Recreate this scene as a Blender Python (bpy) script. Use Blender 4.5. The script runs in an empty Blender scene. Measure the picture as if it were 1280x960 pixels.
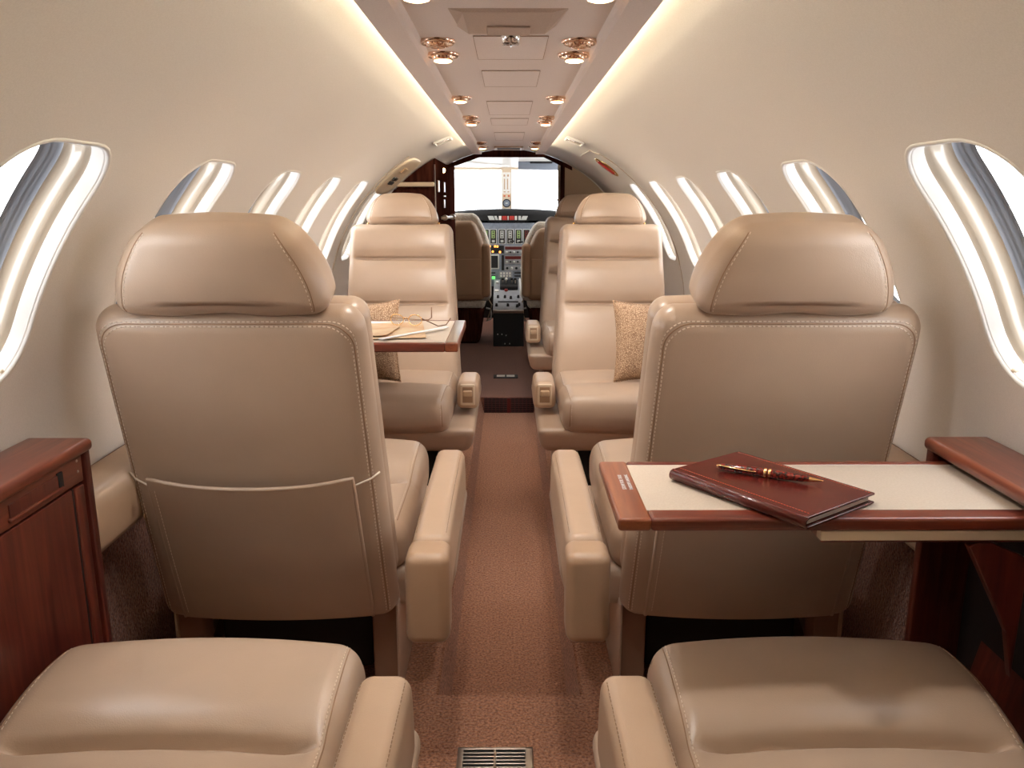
import bpy, bmesh, math, random
from mathutils import Vector, Matrix
random.seed(7)
PI = math.pi
SC = bpy.context.scene
COL = SC.collection
R0, ZC = 0.91, 0.735          # cabin liner: radius and height of its axis
FLOOR = 0.10                  # raised floor height above the dropped aisle

# ------------------------------------------------------------------ materials
def newmat(name):
    m = bpy.data.materials.new(name); m.use_nodes = True
    nt = m.node_tree; b = nt.nodes['Principled BSDF']
    return m, nt, b
def node(nt, t, **kw):
    n = nt.nodes.new(t)
    for k, v in kw.items():
        if k in n.inputs: n.inputs[k].default_value = v
        else: setattr(n, k, v)
    return n
def coords(nt, scale=(1,1,1), rot=(0,0,0)):
    tc = nt.nodes.new('ShaderNodeTexCoord'); mp = nt.nodes.new('ShaderNodeMapping')
    mp.inputs['Scale'].default_value = scale; mp.inputs['Rotation'].default_value = rot
    nt.links.new(tc.outputs['Object'], mp.inputs['Vector']); return mp
def ramp(nt, stops):
    r = nt.nodes.new('ShaderNodeValToRGB'); e = r.color_ramp.elements
    while len(e) < len(stops): e.new(0.5)
    for i, (p, c) in enumerate(stops): e[i].position = p; e[i].color = (*c, 1)
    return r
def flat(name, col, rough=0.5, metal=0.0, spec=0.5, coat=0.0, emit=None, es=0.0):
    m, nt, b = newmat(name)
    b.inputs['Base Color'].default_value = (*col, 1); b.inputs['Roughness'].default_value = rough
    b.inputs['Metallic'].default_value = metal; b.inputs['Specular IOR Level'].default_value = spec
    b.inputs['Coat Weight'].default_value = coat; b.inputs['Coat Roughness'].default_value = 0.08
    if emit: b.inputs['Emission Color'].default_value = (*emit, 1); b.inputs['Emission Strength'].default_value = es
    return m
def noisy(name, c1, c2, scale, rough=0.5, bump=0.1, dist=0.001, spec=0.5, detail=4, vec=(1,1,1), sheen=0.0, coat=0.0, stops=(0.35,0.65)):
    m, nt, b = newmat(name); L = nt.links
    mp = coords(nt, vec)
    n = node(nt, 'ShaderNodeTexNoise', Scale=scale, Detail=detail); L.new(mp.outputs[0], n.inputs['Vector'])
    r = ramp(nt, [(stops[0], c1), (stops[1], c2)]); L.new(n.outputs['Fac'], r.inputs[0]); L.new(r.outputs[0], b.inputs['Base Color'])
    bp = node(nt, 'ShaderNodeBump', Strength=bump, Distance=dist); L.new(n.outputs['Fac'], bp.inputs['Height']); L.new(bp.outputs[0], b.inputs['Normal'])
    b.inputs['Roughness'].default_value = rough; b.inputs['Specular IOR Level'].default_value = spec
    b.inputs['Sheen Weight'].default_value = sheen; b.inputs['Coat Weight'].default_value = coat
    return m
def leather(name, col, rough=0.33, k=0.93):
    m, nt, b = newmat(name); L = nt.links
    mp = coords(nt)
    v = node(nt, 'ShaderNodeTexVoronoi', Scale=520.0); L.new(mp.outputs[0], v.inputs['Vector'])
    n = node(nt, 'ShaderNodeTexNoise', Scale=9.0, Detail=5.0); L.new(mp.outputs[0], n.inputs['Vector'])
    r = ramp(nt, [(0.3, tuple(c*k for c in col)), (0.7, col)]); L.new(n.outputs['Fac'], r.inputs[0]); L.new(r.outputs[0], b.inputs['Base Color'])
    b1 = node(nt, 'ShaderNodeBump', Strength=0.25, Distance=0.0006); L.new(v.outputs['Distance'], b1.inputs['Height'])
    b2 = node(nt, 'ShaderNodeBump', Strength=0.35, Distance=0.004); L.new(n.outputs['Fac'], b2.inputs['Height'])
    L.new(b1.outputs[0], b2.inputs['Normal']); L.new(b2.outputs[0], b.inputs['Normal'])
    b.inputs['Roughness'].default_value = rough; b.inputs['Specular IOR Level'].default_value = 0.65
    return m
def wood(name, c1, c2, c3, axis='z', rough=0.3):
    m, nt, b = newmat(name); L = nt.links
    sc = {'x': (0.9, 14, 14), 'y': (14, 0.9, 14), 'z': (14, 14, 0.9)}[axis]
    mp = coords(nt, sc)
    n = node(nt, 'ShaderNodeTexNoise', Scale=3.0, Detail=9.0, Roughness=0.62, Distortion=0.7); L.new(mp.outputs[0], n.inputs['Vector'])
    r = ramp(nt, [(0.3, c1), (0.5, c2), (0.72, c3)]); L.new(n.outputs['Fac'], r.inputs[0]); L.new(r.outputs[0], b.inputs['Base Color'])
    bp = node(nt, 'ShaderNodeBump', Strength=0.08, Distance=0.001); L.new(n.outputs['Fac'], bp.inputs['Height']); L.new(bp.outputs[0], b.inputs['Normal'])
    b.inputs['Roughness'].default_value = rough; b.inputs['Coat Weight'].default_value = 0.35; b.inputs['Coat Roughness'].default_value = 0.12
    return m
def carpet(name, c1, c2):
    m, nt, b = newmat(name); L = nt.links
    mp = coords(nt)
    n = node(nt, 'ShaderNodeTexNoise', Scale=150.0, Detail=4.0, Roughness=0.75); L.new(mp.outputs[0], n.inputs['Vector'])
    v = node(nt, 'ShaderNodeTexVoronoi', Scale=130.0); L.new(mp.outputs[0], v.inputs['Vector'])
    r = ramp(nt, [(0.36, c1), (0.62, c2)]); L.new(n.outputs['Fac'], r.inputs[0]); L.new(r.outputs[0], b.inputs['Base Color'])
    ad = node(nt, 'ShaderNodeMath', operation='ADD'); L.new(n.outputs['Fac'], ad.inputs[0]); L.new(v.outputs['Distance'], ad.inputs[1])
    bp = node(nt, 'ShaderNodeBump', Strength=0.9, Distance=0.005); L.new(ad.outputs[0], bp.inputs['Height']); L.new(bp.outputs[0], b.inputs['Normal'])
    b.inputs['Roughness'].default_value = 0.95; b.inputs['Specular IOR Level'].default_value = 0.1; b.inputs['Sheen Weight'].default_value = 0.2
    return m
M = {}
M['leather'] = leather('seat_leather', (0.535, 0.395, 0.29))
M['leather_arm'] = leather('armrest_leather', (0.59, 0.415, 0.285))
M['leather_dark'] = leather('pilot_leather', (0.52, 0.34, 0.21), 0.55)
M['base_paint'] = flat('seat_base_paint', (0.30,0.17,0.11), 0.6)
M['liner'] = noisy('cabin_liner', (0.76,0.715,0.675), (0.81,0.765,0.725), 420, 0.62, 0.25, 0.0006, 0.35, 2)
M['ceil'] = noisy('ceiling_liner', (0.83,0.745,0.70), (0.88,0.80,0.755), 420, 0.7, 0.25, 0.0006, 0.3, 2)
M['ceil_shaded'] = noisy('ceiling_pod_shaded', (0.56,0.45,0.38), (0.61,0.50,0.42), 420, 0.7, 0.2, 0.0006, 0.3, 2)  # darker ceiling liner: shade on the pod's sloping face put into its colour
M['lip'] = flat('window_lip', (0.78,0.755,0.72), 0.45)
M['reveal'] = flat('window_reveal', (0.46,0.39,0.31), 0.2, coat=0.8)
M['gasket'] = flat('window_gasket', (0.20,0.21,0.235), 0.4)
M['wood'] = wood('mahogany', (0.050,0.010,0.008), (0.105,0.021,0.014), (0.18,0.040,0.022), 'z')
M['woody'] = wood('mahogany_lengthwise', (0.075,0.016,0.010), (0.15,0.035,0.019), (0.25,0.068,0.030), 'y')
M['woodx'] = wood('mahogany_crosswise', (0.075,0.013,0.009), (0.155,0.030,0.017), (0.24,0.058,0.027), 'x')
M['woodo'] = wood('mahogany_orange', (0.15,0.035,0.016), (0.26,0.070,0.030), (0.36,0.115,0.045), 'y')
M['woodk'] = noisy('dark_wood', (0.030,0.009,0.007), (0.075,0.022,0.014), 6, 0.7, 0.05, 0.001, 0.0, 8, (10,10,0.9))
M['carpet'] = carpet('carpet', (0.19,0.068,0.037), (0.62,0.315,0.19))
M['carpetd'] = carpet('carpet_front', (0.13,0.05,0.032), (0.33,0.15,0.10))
M['inlay'] = noisy('table_leather', (0.54,0.45,0.36), (0.59,0.50,0.41), 300, 0.5, 0.2, 0.0005)
M['book'] = leather('notebook_leather', (0.11,0.014,0.010), 0.2, 0.7)
M['paper'] = flat('paper', (0.80,0.77,0.70), 0.7)
M['paperw'] = flat('white_paper', (0.85,0.85,0.86), 0.5)
M['paperm'] = noisy('printed_paper', (0.58,0.33,0.17), (0.66,0.52,0.34), 12, 0.5, 0.0, 0.001)
M['gold'] = flat('gold', (0.95,0.66,0.30), 0.18, 1.0)
M['copper'] = flat('copper_chrome', (0.85,0.62,0.48), 0.12, 1.0)
M['chrome'] = flat('chrome', (0.82,0.82,0.84), 0.12, 1.0)
M['steel'] = flat('brushed_metal', (0.52,0.47,0.42), 0.32, 1.0)
M['stitch'] = flat('stitching', (0.80,0.68,0.56), 0.6)
M['seam'] = flat('seam', (0.36,0.22,0.13), 0.6)
M['lens'] = flat('warm_lens', (1,0.85,0.6), 0.3, emit=(1.0,0.62,0.30), es=12)
M['cove'] = flat('cove_tube', (1,0.9,0.7), 0.4, emit=(1.0,0.88,0.64), es=46)
M['white'] = flat('white_plastic', (0.82,0.80,0.76), 0.4)
M['cream'] = flat('cream_plastic', (0.74,0.60,0.44), 0.35)
M['seamline'] = flat('liner_seam', (0.50,0.41,0.34), 0.6)
M['tan'] = flat('tan_plastic', (0.56,0.38,0.24), 0.35)
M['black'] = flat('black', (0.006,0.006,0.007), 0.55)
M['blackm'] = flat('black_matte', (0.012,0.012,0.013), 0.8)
M['panel'] = noisy('instrument_grey', (0.19,0.22,0.27), (0.25,0.285,0.345), 40, 0.5, 0.05)
M['panell'] = noisy('pedestal_grey', (0.30,0.31,0.33), (0.38,0.39,0.42), 40, 0.45, 0.05)
M['green'] = flat('green_lamp', (0.2,0.7,0.2), 0.4, emit=(0.15,0.9,0.2), es=0.8)
M['greend'] = flat('green_scale', (0.35,0.5,0.2), 0.4)
M['amber'] = flat('amber_lamp', (1,0.5,0.1), 0.4, emit=(1,0.35,0.06), es=2.2)
M['redd'] = flat('red_display', (0.10,0.008,0.006), 0.3)
M['red'] = flat('red_paint', (0.50,0.05,0.04), 0.35)
M['orange'] = flat('orange_red', (0.65,0.13,0.05), 0.3)
M['scale'] = flat('white_scale', (0.6,0.62,0.6), 0.5)
M['visor'] = flat('smoked_visor', (0.22,0.25,0.31), 0.25)
M['curtain'] = noisy('curtain', (0.40,0.30,0.20), (0.50,0.39,0.27), 60, 0.9, 0.2)
M['fabric'] = noisy('partition_fabric', (0.58,0.44,0.31), (0.66,0.51,0.37), 500, 0.85, 0.3, 0.0008, 0.2, 2)
M['sheep'] = noisy('sheepskin', (0.80,0.73,0.62), (0.92,0.88,0.80), 70, 0.95, 1.0, 0.01, 0.1)
M['skin'] = flat('outer_skin', (0.20,0.17,0.15), 0.8)
M['slide'] = flat('pale_brass', (0.88,0.78,0.62), 0.25, 0.25)
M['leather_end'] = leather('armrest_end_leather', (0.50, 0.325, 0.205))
M['temple'] = flat('dark_temple', (0.16,0.07,0.03), 0.35)
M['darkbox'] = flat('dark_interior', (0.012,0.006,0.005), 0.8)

def glassmat(name, tint=(1,1,1), ref=0.08):
    m = bpy.data.materials.new(name); m.use_nodes = True; nt = m.node_tree; nt.nodes.clear()
    o = nt.nodes.new('ShaderNodeOutputMaterial'); mix = nt.nodes.new('ShaderNodeMixShader')
    t = nt.nodes.new('ShaderNodeBsdfTransparent'); t.inputs[0].default_value = (*tint, 1)
    g = nt.nodes.new('ShaderNodeBsdfGlossy'); g.inputs['Roughness'].default_value = 0.02
    mix.inputs[0].default_value = ref
    nt.links.new(t.outputs[0], mix.inputs[1]); nt.links.new(g.outputs[0], mix.inputs[2]); nt.links.new(mix.outputs[0], o.inputs[0])
    return m
M['glass'] = glassmat('window_glass', (0.97,0.98,1.0), 0.05)
M['lensglass'] = glassmat('spectacle_glass', (0.93,0.93,0.95), 0.35)

def pillowmat():
    m, nt, b = newmat('woven_pillow'); L = nt.links
    mp = coords(nt)
    v = node(nt, 'ShaderNodeTexVoronoi', Scale=150.0, feature='DISTANCE_TO_EDGE'); L.new(mp.outputs[0], v.inputs['Vector'])
    r = ramp(nt, [(0.02, (0.24,0.13,0.07)), (0.25, (0.60,0.41,0.26))]); L.new(v.outputs['Distance'], r.inputs[0]); L.new(r.outputs[0], b.inputs['Base Color'])
    bp = node(nt, 'ShaderNodeBump', Strength=0.6, Distance=0.002); L.new(v.outputs['Distance'], bp.inputs['Height']); L.new(bp.outputs[0], b.inputs['Normal'])
    b.inputs['Roughness'].default_value = 0.8
    return m
M['pillow'] = pillowmat()
def penmat():
    m, nt, b = newmat('marbled_pen'); L = nt.links
    mp = coords(nt)
    v = node(nt, 'ShaderNodeTexVoronoi', Scale=230.0); L.new(mp.outputs[0], v.inputs['Vector'])
    r = ramp(nt, [(0.35, (0.24,0.018,0.012)), (0.7, (0.04,0.004,0.003))]); L.new(v.outputs['Distance'], r.inputs[0]); L.new(r.outputs[0], b.inputs['Base Color'])
    b.inputs['Roughness'].default_value = 0.15; b.inputs['Coat Weight'].default_value = 0.6
    return m
M['pen'] = penmat()

# ------------------------------------------------------------------ object helpers
def link(name, me, mat, parent=None, smooth=True, loc=None):
    if smooth:
        for p in me.polygons: p.use_smooth = True
    if mat is not None: me.materials.append(M[mat] if isinstance(mat, str) else mat)
    o = bpy.data.objects.new(name, me); COL.objects.link(o)
    if parent is not None: o.parent = parent
    if loc is not None: o.location = loc
    return o
def tag(o, label, cat, group=None):
    o['label'] = label; o['category'] = cat
    if group: o['group'] = group
    return o
def struct(o): o['kind'] = 'structure'; return o
def thing(name, label, cat, loc=(0,0,0), rz=0.0, group=None):
    o = bpy.data.objects.new(name, None); COL.objects.link(o); o.empty_display_size = 0.05
    o.location = loc; o.rotation_euler = (0,0,rz); return tag(o, label, cat, group)
def mesh_from(verts, faces, name='m'):
    me = bpy.data.meshes.new(name); me.from_pydata(verts, [], faces); me.update(); return me

def rmap(p, h, r):
    q = [max(-(h[i]-r), min(h[i]-r, p[i])) for i in range(3)]
    d = [p[i]-q[i] for i in range(3)]; l = math.sqrt(sum(c*c for c in d))
    if l < 1e-9: return tuple(p)
    return tuple(q[i] + d[i]/l*r for i in range(3))
def axis_pts(h, r, k, m):
    a = []
    for i in range(k): a.append(-h + r*(1-math.tan((1-i/k)*PI/4)))
    n = h - r
    for i in range(m+1): a.append(-n + 2*n*i/m)
    for i in range(k-1, -1, -1): a.append(h - r*(1-math.tan((1-i/k)*PI/4)))
    return a
def rbox_me(size, r, k=4, m=(4,4,4), fn=None, c=(0,0,0)):
    """rounded box of full size `size`, centred on c, then deformed by fn"""
    h = [s/2 for s in size]; r = min(r, min(h)*0.999)
    ax = [axis_pts(h[i], r, k, m[i]) for i in range(3)]
    idx = {}; vs = []; fs = []
    def V(p):
        key = (round(p[0],6), round(p[1],6), round(p[2],6))
        if key not in idx:
            q = rmap(p, h, r); q = tuple(q[i]+c[i] for i in range(3))
            if fn: q = fn(*q)
            idx[key] = len(vs); vs.append(q)
        return idx[key]
    for a in range(3):
        b, d = (a+1) % 3, (a+2) % 3
        for s in (-1, 1):
            for i in range(len(ax[b])-1):
                for j in range(len(ax[d])-1):
                    quad = []
                    for (ii, jj) in ((i,j),(i+1,j),(i+1,j+1),(i,j+1)):
                        p = [0,0,0]; p[a] = s*h[a]; p[b] = ax[b][ii]; p[d] = ax[d][jj]; quad.append(V(p))
                    if s < 0: quad.reverse()
                    if len(set(quad)) == 4: fs.append(quad)
    return mesh_from(vs, fs)
def rbox(name, size, r, mat, parent=None, c=(0,0,0), k=3, m=(2,2,2), fn=None, loc=None):
    return link(name, rbox_me(size, r, k, m, fn, c), mat, parent, True, loc)
def merge_me(mes):
    bm = bmesh.new()
    for me in mes: bm.from_mesh(me)
    out = bpy.data.meshes.new('m'); bm.to_mesh(out); bm.free(); return out
def tube_me(pts, r, seg=8, closed=False, caps=True, rad=None):
    pts = [Vector(p) for p in pts]; n = len(pts); vs = []; fs = []
    up = Vector((0,0,1)); prev = None
    for i in range(n):
        if closed: t = pts[(i+1) % n] - pts[i-1]
        else: t = pts[min(i+1, n-1)] - pts[max(i-1, 0)]
        t.normalize()
        if prev is None:
            a = up if abs(t.dot(up)) < 0.9 else Vector((1,0,0))
            nx = t.cross(a).normalized()
        else: nx = (prev - t*prev.dot(t)).normalized()
        prev = nx; ny = t.cross(nx)
        rr = rad[i] if rad else r
        for j in range(seg):
            a = 2*PI*j/seg; vs.append(tuple(pts[i] + nx*math.cos(a)*rr + ny*math.sin(a)*rr))
    for i in range(n if closed else n-1):
        for j in range(seg):
            a, b = i*seg+j, i*seg+(j+1) % seg; c, d = ((i+1) % n)*seg+(j+1) % seg, ((i+1) % n)*seg+j
            fs.append((a, b, c, d))
    if caps and not closed:
        fs.append(tuple(reversed(range(seg)))); fs.append(tuple(range((n-1)*seg, n*seg)))
    return mesh_from(vs, fs)
def tube(name, pts, r, mat, parent=None, seg=8, closed=False, rad=None): return link(name, tube_me(pts, r, seg, closed, rad=rad), mat, parent)
def stitch_me(pts, r=0.0011, dash=0.0055, gap=0.0035):
    pts = [Vector(p) for p in pts]; mes = []
    vs = []; fs = []; acc = 0.0; on = True; cur = pts[0]
    for i in range(len(pts)-1):
        a, b = pts[i], pts[i+1]; L = (b-a).length
        if L < 1e-7: continue
        t = (b-a)/L; x = 0.0
        a0 = Vector((0,0,1)) if abs(t.z) < 0.9 else Vector((1,0,0))
        n1 = t.cross(a0).normalized(); n2 = t.cross(n1)
        pos = -acc
        while pos < L:
            if pos >= 0:
                p = a + t*pos; q = a + t*min(pos+dash, L+dash*0.3); base = len(vs)
                for pp in (p, q):
                    for (u, v) in ((1,0),(0,1),(-1,0),(0,-1)): vs.append(tuple(pp + n1*u*r + n2*v*r))
                for j in range(4): fs.append((base+j, base+(j+1)%4, base+4+(j+1)%4, base+4+j))
            pos += dash+gap
        acc = (L - pos) % (dash+gap) if False else -(pos - L)
    return mesh_from(vs, fs)
def lathe_me(profile, seg=24, axis='z'):
    vs = []; fs = []; n = len(profile)
    for i in range(seg):
        a = 2*PI*i/seg
        for (r, z) in profile:
            if axis == 'z': vs.append((r*math.cos(a), r*math.sin(a), z))
            elif axis == 'y': vs.append((r*math.cos(a), z, r*math.sin(a)))
            else: vs.append((z, r*math.cos(a), r*math.sin(a)))
    for i in range(seg):
        for j in range(n-1):
            a, b = i*n+j, i*n+j+1; c, d = ((i+1) % seg)*n+j+1, ((i+1) % seg)*n+j
            fs.append((a, d, c, b))
    me = mesh_from(vs, fs); bm = bmesh.new(); bm.from_mesh(me); bmesh.ops.remove_doubles(bm, verts=bm.verts, dist=1e-6)
    bmesh.ops.recalc_face_normals(bm, faces=bm.faces); bm.to_mesh(me); bm.free(); return me
def prism_me(poly, a0, a1, axis='y', bevel=0.0, seg=2):
    """polygon (two other axes in order) extruded along axis"""
    def P(p, a):
        if axis == 'y': return (p[0], a, p[1])
        if axis == 'x': return (a, p[0], p[1])
        return (p[0], p[1], a)
    n = len(poly); vs = [P(p, a0) for p in poly] + [P(p, a1) for p in poly]
    fs = [tuple(range(n)), tuple(reversed(range(n, 2*n)))] + [(i, i+n, (i+1) % n + n, (i+1) % n) for i in range(n)]
    me = mesh_from(vs, fs); bm = bmesh.new(); bm.from_mesh(me)
    bmesh.ops.recalc_face_normals(bm, faces=bm.faces)
    if bevel > 0: bmesh.ops.bevel(bm, geom=list(bm.edges), offset=bevel, segments=seg, affect='EDGES', profile=0.5)
    bm.to_mesh(me); bm.free(); return me
def prism(name, poly, a0, a1, axis, mat, parent=None, bevel=0.0, smooth=False): return link(name, prism_me(poly, a0, a1, axis, bevel), mat, parent, smooth)
def box(name, lo, hi, mat, parent=None, bevel=0.002):
    size = [hi[i]-lo[i] for i in range(3)]; c = [(hi[i]+lo[i])/2 for i in range(3)]
    return rbox(name, size, min(bevel, min(size)*0.45), mat, parent, c, k=2, m=(1,1,1))
def box_me(lo, hi, bevel=0.002, k=2):
    size = [hi[i]-lo[i] for i in range(3)]; c = [(hi[i]+lo[i])/2 for i in range(3)]
    return rbox_me(size, min(bevel, min(size)*0.45), k, (1,1,1), None, c)

# ------------------------------------------------------------------ cabin shell
def W(side, y, th, off=0.0):
    return (side*(R0+off)*math.cos(th), y, ZC+(R0+off)*math.sin(th))
TH0, TH1 = math.radians(-2), math.radians(77)
Y_AFT, Y_FWD = -1.35, 5.78
WIN_C = [1.247, 1.857, 2.467, 3.078, 3.688, 4.298]
THC = math.radians(30.8)
WA, WB = 0.153, 0.232            # window half width along y and half height along the arc
def rr_ray(dx, dy, a, b, r):
    lo, hi = 0.0, 5.0
    def sdf(x, y):
        qx, qy = abs(x)-(a-r), abs(y)-(b-r)
        return math.hypot(max(qx,0), max(qy,0)) + min(max(qx,qy),0) - r
    for _ in range(40):
        t = (lo+hi)/2
        if sdf(dx*t, dy*t) > 0: hi = t
        else: lo = t
    return dx*lo, dy*lo
BA, BB = 0.21, R0*math.radians(18.5)
NA, NB = 14, 18
OUT = []
for i in range(NA): OUT.append((-BA+2*BA*i/NA, -BB))
for i in range(NB): OUT.append((BA, -BB+2*BB*i/NB))
for i in range(NA): OUT.append((BA-2*BA*i/NA, BB))
for i in range(NB): OUT.append((-BA, BB-2*BB*i/NB))
def wall(side, name):
    vs = []; fs = []
    def add(y, th): vs.append(W(side, y, th)); return len(vs)-1
    tl, thi = THC-BB/R0, THC+BB/R0
    ths_low = [TH0+(tl-TH0)*i/5 for i in range(6)]
    ths_mid = [tl+(thi-tl)*i/NB for i in range(NB+1)]
    ths_up = [thi+(TH1-thi)*i/14 for i in range(15)]
    def grid(ys, ths):
        g = [[add(y, t) for t in ths] for y in ys]
        for i in range(len(ys)-1):
            for j in range(len(ths)-1): fs.append((g[i][j], g[i+1][j], g[i+1][j+1], g[i][j+1]))
    prev = Y_AFT
    for c in WIN_C:
        y0, y1 = c-BA, c+BA
        seg = [prev+(y0-prev)*i/6 for i in range(7)]
        grid(seg, ths_low); grid(seg, ths_mid); grid(seg, ths_up)
        wy = [y0+2*BA*i/NA for i in range(NA+1)]
        grid(wy, ths_low); grid(wy, ths_up)
        K = 6; loops = []
        for q in range(K+1):
            f = q/K; lp = []
            for (a, b) in OUT:
                ia, ib = rr_ray(a, b, WA, WB, 0.10)
                lp.append(add(c+a+(ia-a)*f, THC+(b+(ib-b)*f)/R0))
            loops.append(lp)
        n = len(OUT)
        for q in range(K):
            for i in range(n): fs.append((loops[q][i], loops[q][(i+1) % n], loops[q+1][(i+1) % n], loops[q+1][i]))
        prev = y1
    seg = [prev+(Y_FWD-prev)*i/14 for i in range(15)]
    grid(seg, ths_low); grid(seg, ths_mid); grid(seg, ths_up)
    if side > 0: fs = [tuple(reversed(f)) for f in fs]
    me = mesh_from(vs, fs); bm = bmesh.new(); bm.from_mesh(me); bmesh.ops.remove_doubles(bm, verts=bm.verts, dist=1e-4)
    bm.to_mesh(me); bm.free()
    return struct(link(name, me, 'liner'))
wall(-1, 'wall_left'); wall(1, 'wall_right')

def ring(side, c, spec, N=64):
    """loops from (inset, off) pairs swept round the window"""
    vs = []; fs = []
    for (ins, off) in spec:
        for (a, b) in OUT:
            ia, ib = rr_ray(a, b, WA-ins, WB-ins, max(0.10-ins, 0.02)); vs.append(W(side, c+ia, THC+ib/R0, off))
    n = len(OUT)
    for q in range(len(spec)-1):
        for i in range(n):
            f = (q*n+i, q*n+(i+1) % n, (q+1)*n+(i+1) % n, (q+1)*n+i)
            fs.append(f if side < 0 else tuple(reversed(f)))
    return vs, fs
wn = 0
for side in (-1, 1):
    for c in WIN_C:
        wn += 1
        root = bpy.data.objects.new('window_%d' % wn, None); COL.objects.link(root); root['kind'] = 'structure'
        root.location = (0,0,0)
        # rolled lip
        vs, fs = ring(side, c, [(-0.005,0.0005), (-0.0035,-0.0015), (-0.0005,-0.002), (0.003,-0.0005), (0.004,0.004)])
        link('window_frame', mesh_from(vs, fs), 'lip', root)
        # pleated shade folded into the frame
        sp = []
        for i in range(13): sp.append((0.004+0.0004*i+(0.0022 if i % 2 else 0.0), 0.004+0.0019*i))
        vs, fs = ring(side, c, sp); link('pleated_shade', mesh_from(vs, fs), 'lip', root)
        vs, fs = ring(side, c, [(0.009,0.027), (0.002,0.0275), (0.002,0.031), (0.010,0.036), (0.013,0.044), (0.012,0.052), (0.013,0.060), (0.019,0.066), (0.022,0.067)])
        link('inner_reveal', mesh_from(vs, fs), 'reveal', root)
        vs, fs = ring(side, c, [(0.022,0.067), (0.024,0.074), (0.027,0.075), (0.028,0.079), (0.033,0.080), (0.035,0.088), (0.045,0.089)])
        link('window_gasket', mesh_from(vs, fs), 'gasket', root)
        vs = []; fs = []
        NY, NT = 8, 10
        for (o_) in (0.090,):
            lp = [rr_ray(a, b, WA-0.03, WB-0.03, 0.07) for (a, b) in OUT]; n = len(lp)
            for f in (1.0, 0.66, 0.33):
                for (a, b) in lp: vs.append(W(side, c+a*f, THC+b*f/R0, o_))
            vs.append(W(side, c, THC, o_))
            for q in range(2):
                for i in range(n): fs.append((q*n+i, q*n+(i+1) % n, (q+1)*n+(i+1) % n, (q+1)*n+i))
            for i in range(n): fs.append((2*n+i, 2*n+(i+1) % n, 3*n))
        link('window_pane', mesh_from(vs, fs), 'glass', root)
        # little shade pull at the lower forward corner
        p = W(side, c+0.125, THC-0.212/R0, 0.012)
        rbox('shade_pull', (0.016,0.05,0.008), 0.004, 'cream', root, c=p)

# unseen outer skin, added to block sky light except through cut-outs behind the windows
def skin(side):
    vs = []; fs = []
    ths = [math.radians(-8), math.radians(0), THC-BB/R0*0.99, THC+BB/R0*0.99, math.radians(60), math.radians(75), math.radians(90)]
    ths = sorted(set(ths + [ths[2]+(ths[3]-ths[2])*i/10 for i in range(11)]))
    ys = [Y_AFT-0.02]
    for c in WIN_C: ys += [c-0.185, c+0.185]
    ys += [Y_FWD]
    g = [[None]*len(ths) for _ in ys]
    for i, y in enumerate(ys):
        for j, t in enumerate(ths): vs.append(W(side, y, t, 0.115)); g[i][j] = len(vs)-1
    for i in range(len(ys)-1):
        for j in range(len(ths)-1):
            mid = (ths[j]+ths[j+1])/2
            if i % 2 == 1 and abs(mid-THC) < BB/R0*0.99: continue
            fs.append((g[i][j], g[i+1][j], g[i+1][j+1], g[i][j+1]))
    return struct(link('wall_outer_%s' % ('left' if side < 0 else 'right'), mesh_from(vs, fs), 'skin', None, False))
skin(-1); skin(1)
for s_, nm in ((-1,'wall_lower_left'), (1,'wall_lower_right')):  # unseen lower skin, added to carry the sky light block down
    struct(box(nm, (min(s_*0.985,s_*1.03), Y_AFT-0.02, 0.0), (max(s_*0.985,s_*1.03), Y_FWD, 0.66), 'skin'))
struct(box('floor_underside', (-1.0, Y_AFT, -0.06), (1.0, 8.4, -0.03), 'skin'))

# floor: raised deck, dropped aisle with sloping side walls, front deck
AX0, AX1 = 0.155, 0.180
def quadmesh(quads):
    vs = []; fs = []
    for q in quads: b = len(vs); vs += q; fs.append(tuple(range(b, b+len(q))))
    return mesh_from(vs, fs)
YS, YE = 1.765, 4.85
q = []
q.append([(-0.93,Y_AFT,FLOOR),(0.93,Y_AFT,FLOOR),(0.93,YS,FLOOR),(-0.93,YS,FLOOR)])
q.append([(-0.93,YS,FLOOR),(-AX1,YS,FLOOR),(-AX1,YE,FLOOR),(-0.93,YE,FLOOR)])
q.append([(AX1,YS,FLOOR),(0.93,YS,FLOOR),(0.93,YE,FLOOR),(AX1,YE,FLOOR)])
q.append([(-AX1,YS,FLOOR),(-AX0,YS,0),(-AX0,YE,0),(-AX1,YE,FLOOR)])
q.append([(AX0,YS,0),(AX1,YS,FLOOR),(AX1,YE,FLOOR),(AX0,YE,0)])
q.append([(-AX0,YS,0),(AX0,YS,0),(AX0,YE,0),(-AX0,YE,0)])
q.append([(-AX1,YS,FLOOR),(AX1,YS,FLOOR),(AX0,YS,0),(-AX0,YS,0)])
struct(link('floor', quadmesh(q), 'carpet', None, False))
q = [[(-0.93,YE,FLOOR),(0.93,YE,FLOOR),(0.93,8.6,FLOOR),(-0.93,8.6,FLOOR)], [(-AX0,YE,0),(AX0,YE,0),(AX1,YE,FLOOR),(-AX1,YE,FLOOR)]]
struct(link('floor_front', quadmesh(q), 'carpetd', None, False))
# carpet edging trim along the aisle
for s, nm in ((-1,'trim_1'), (1,'trim_2')):
    struct(tube(nm, [(s*AX1, YS, FLOOR-0.002), (s*AX1, YE, FLOOR-0.002)], 0.004, 'carpet'))
# lower side walls
for s, nm in ((-1,'baseboard_left'), (1,'baseboard_right')):
    struct(link(nm, quadmesh([[(s*0.905,Y_AFT,0.08),(s*0.905,Y_FWD,0.08),(s*0.905,Y_FWD,0.74),(s*0.905,Y_AFT,0.74)]]), 'carpetd', None, False))
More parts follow.
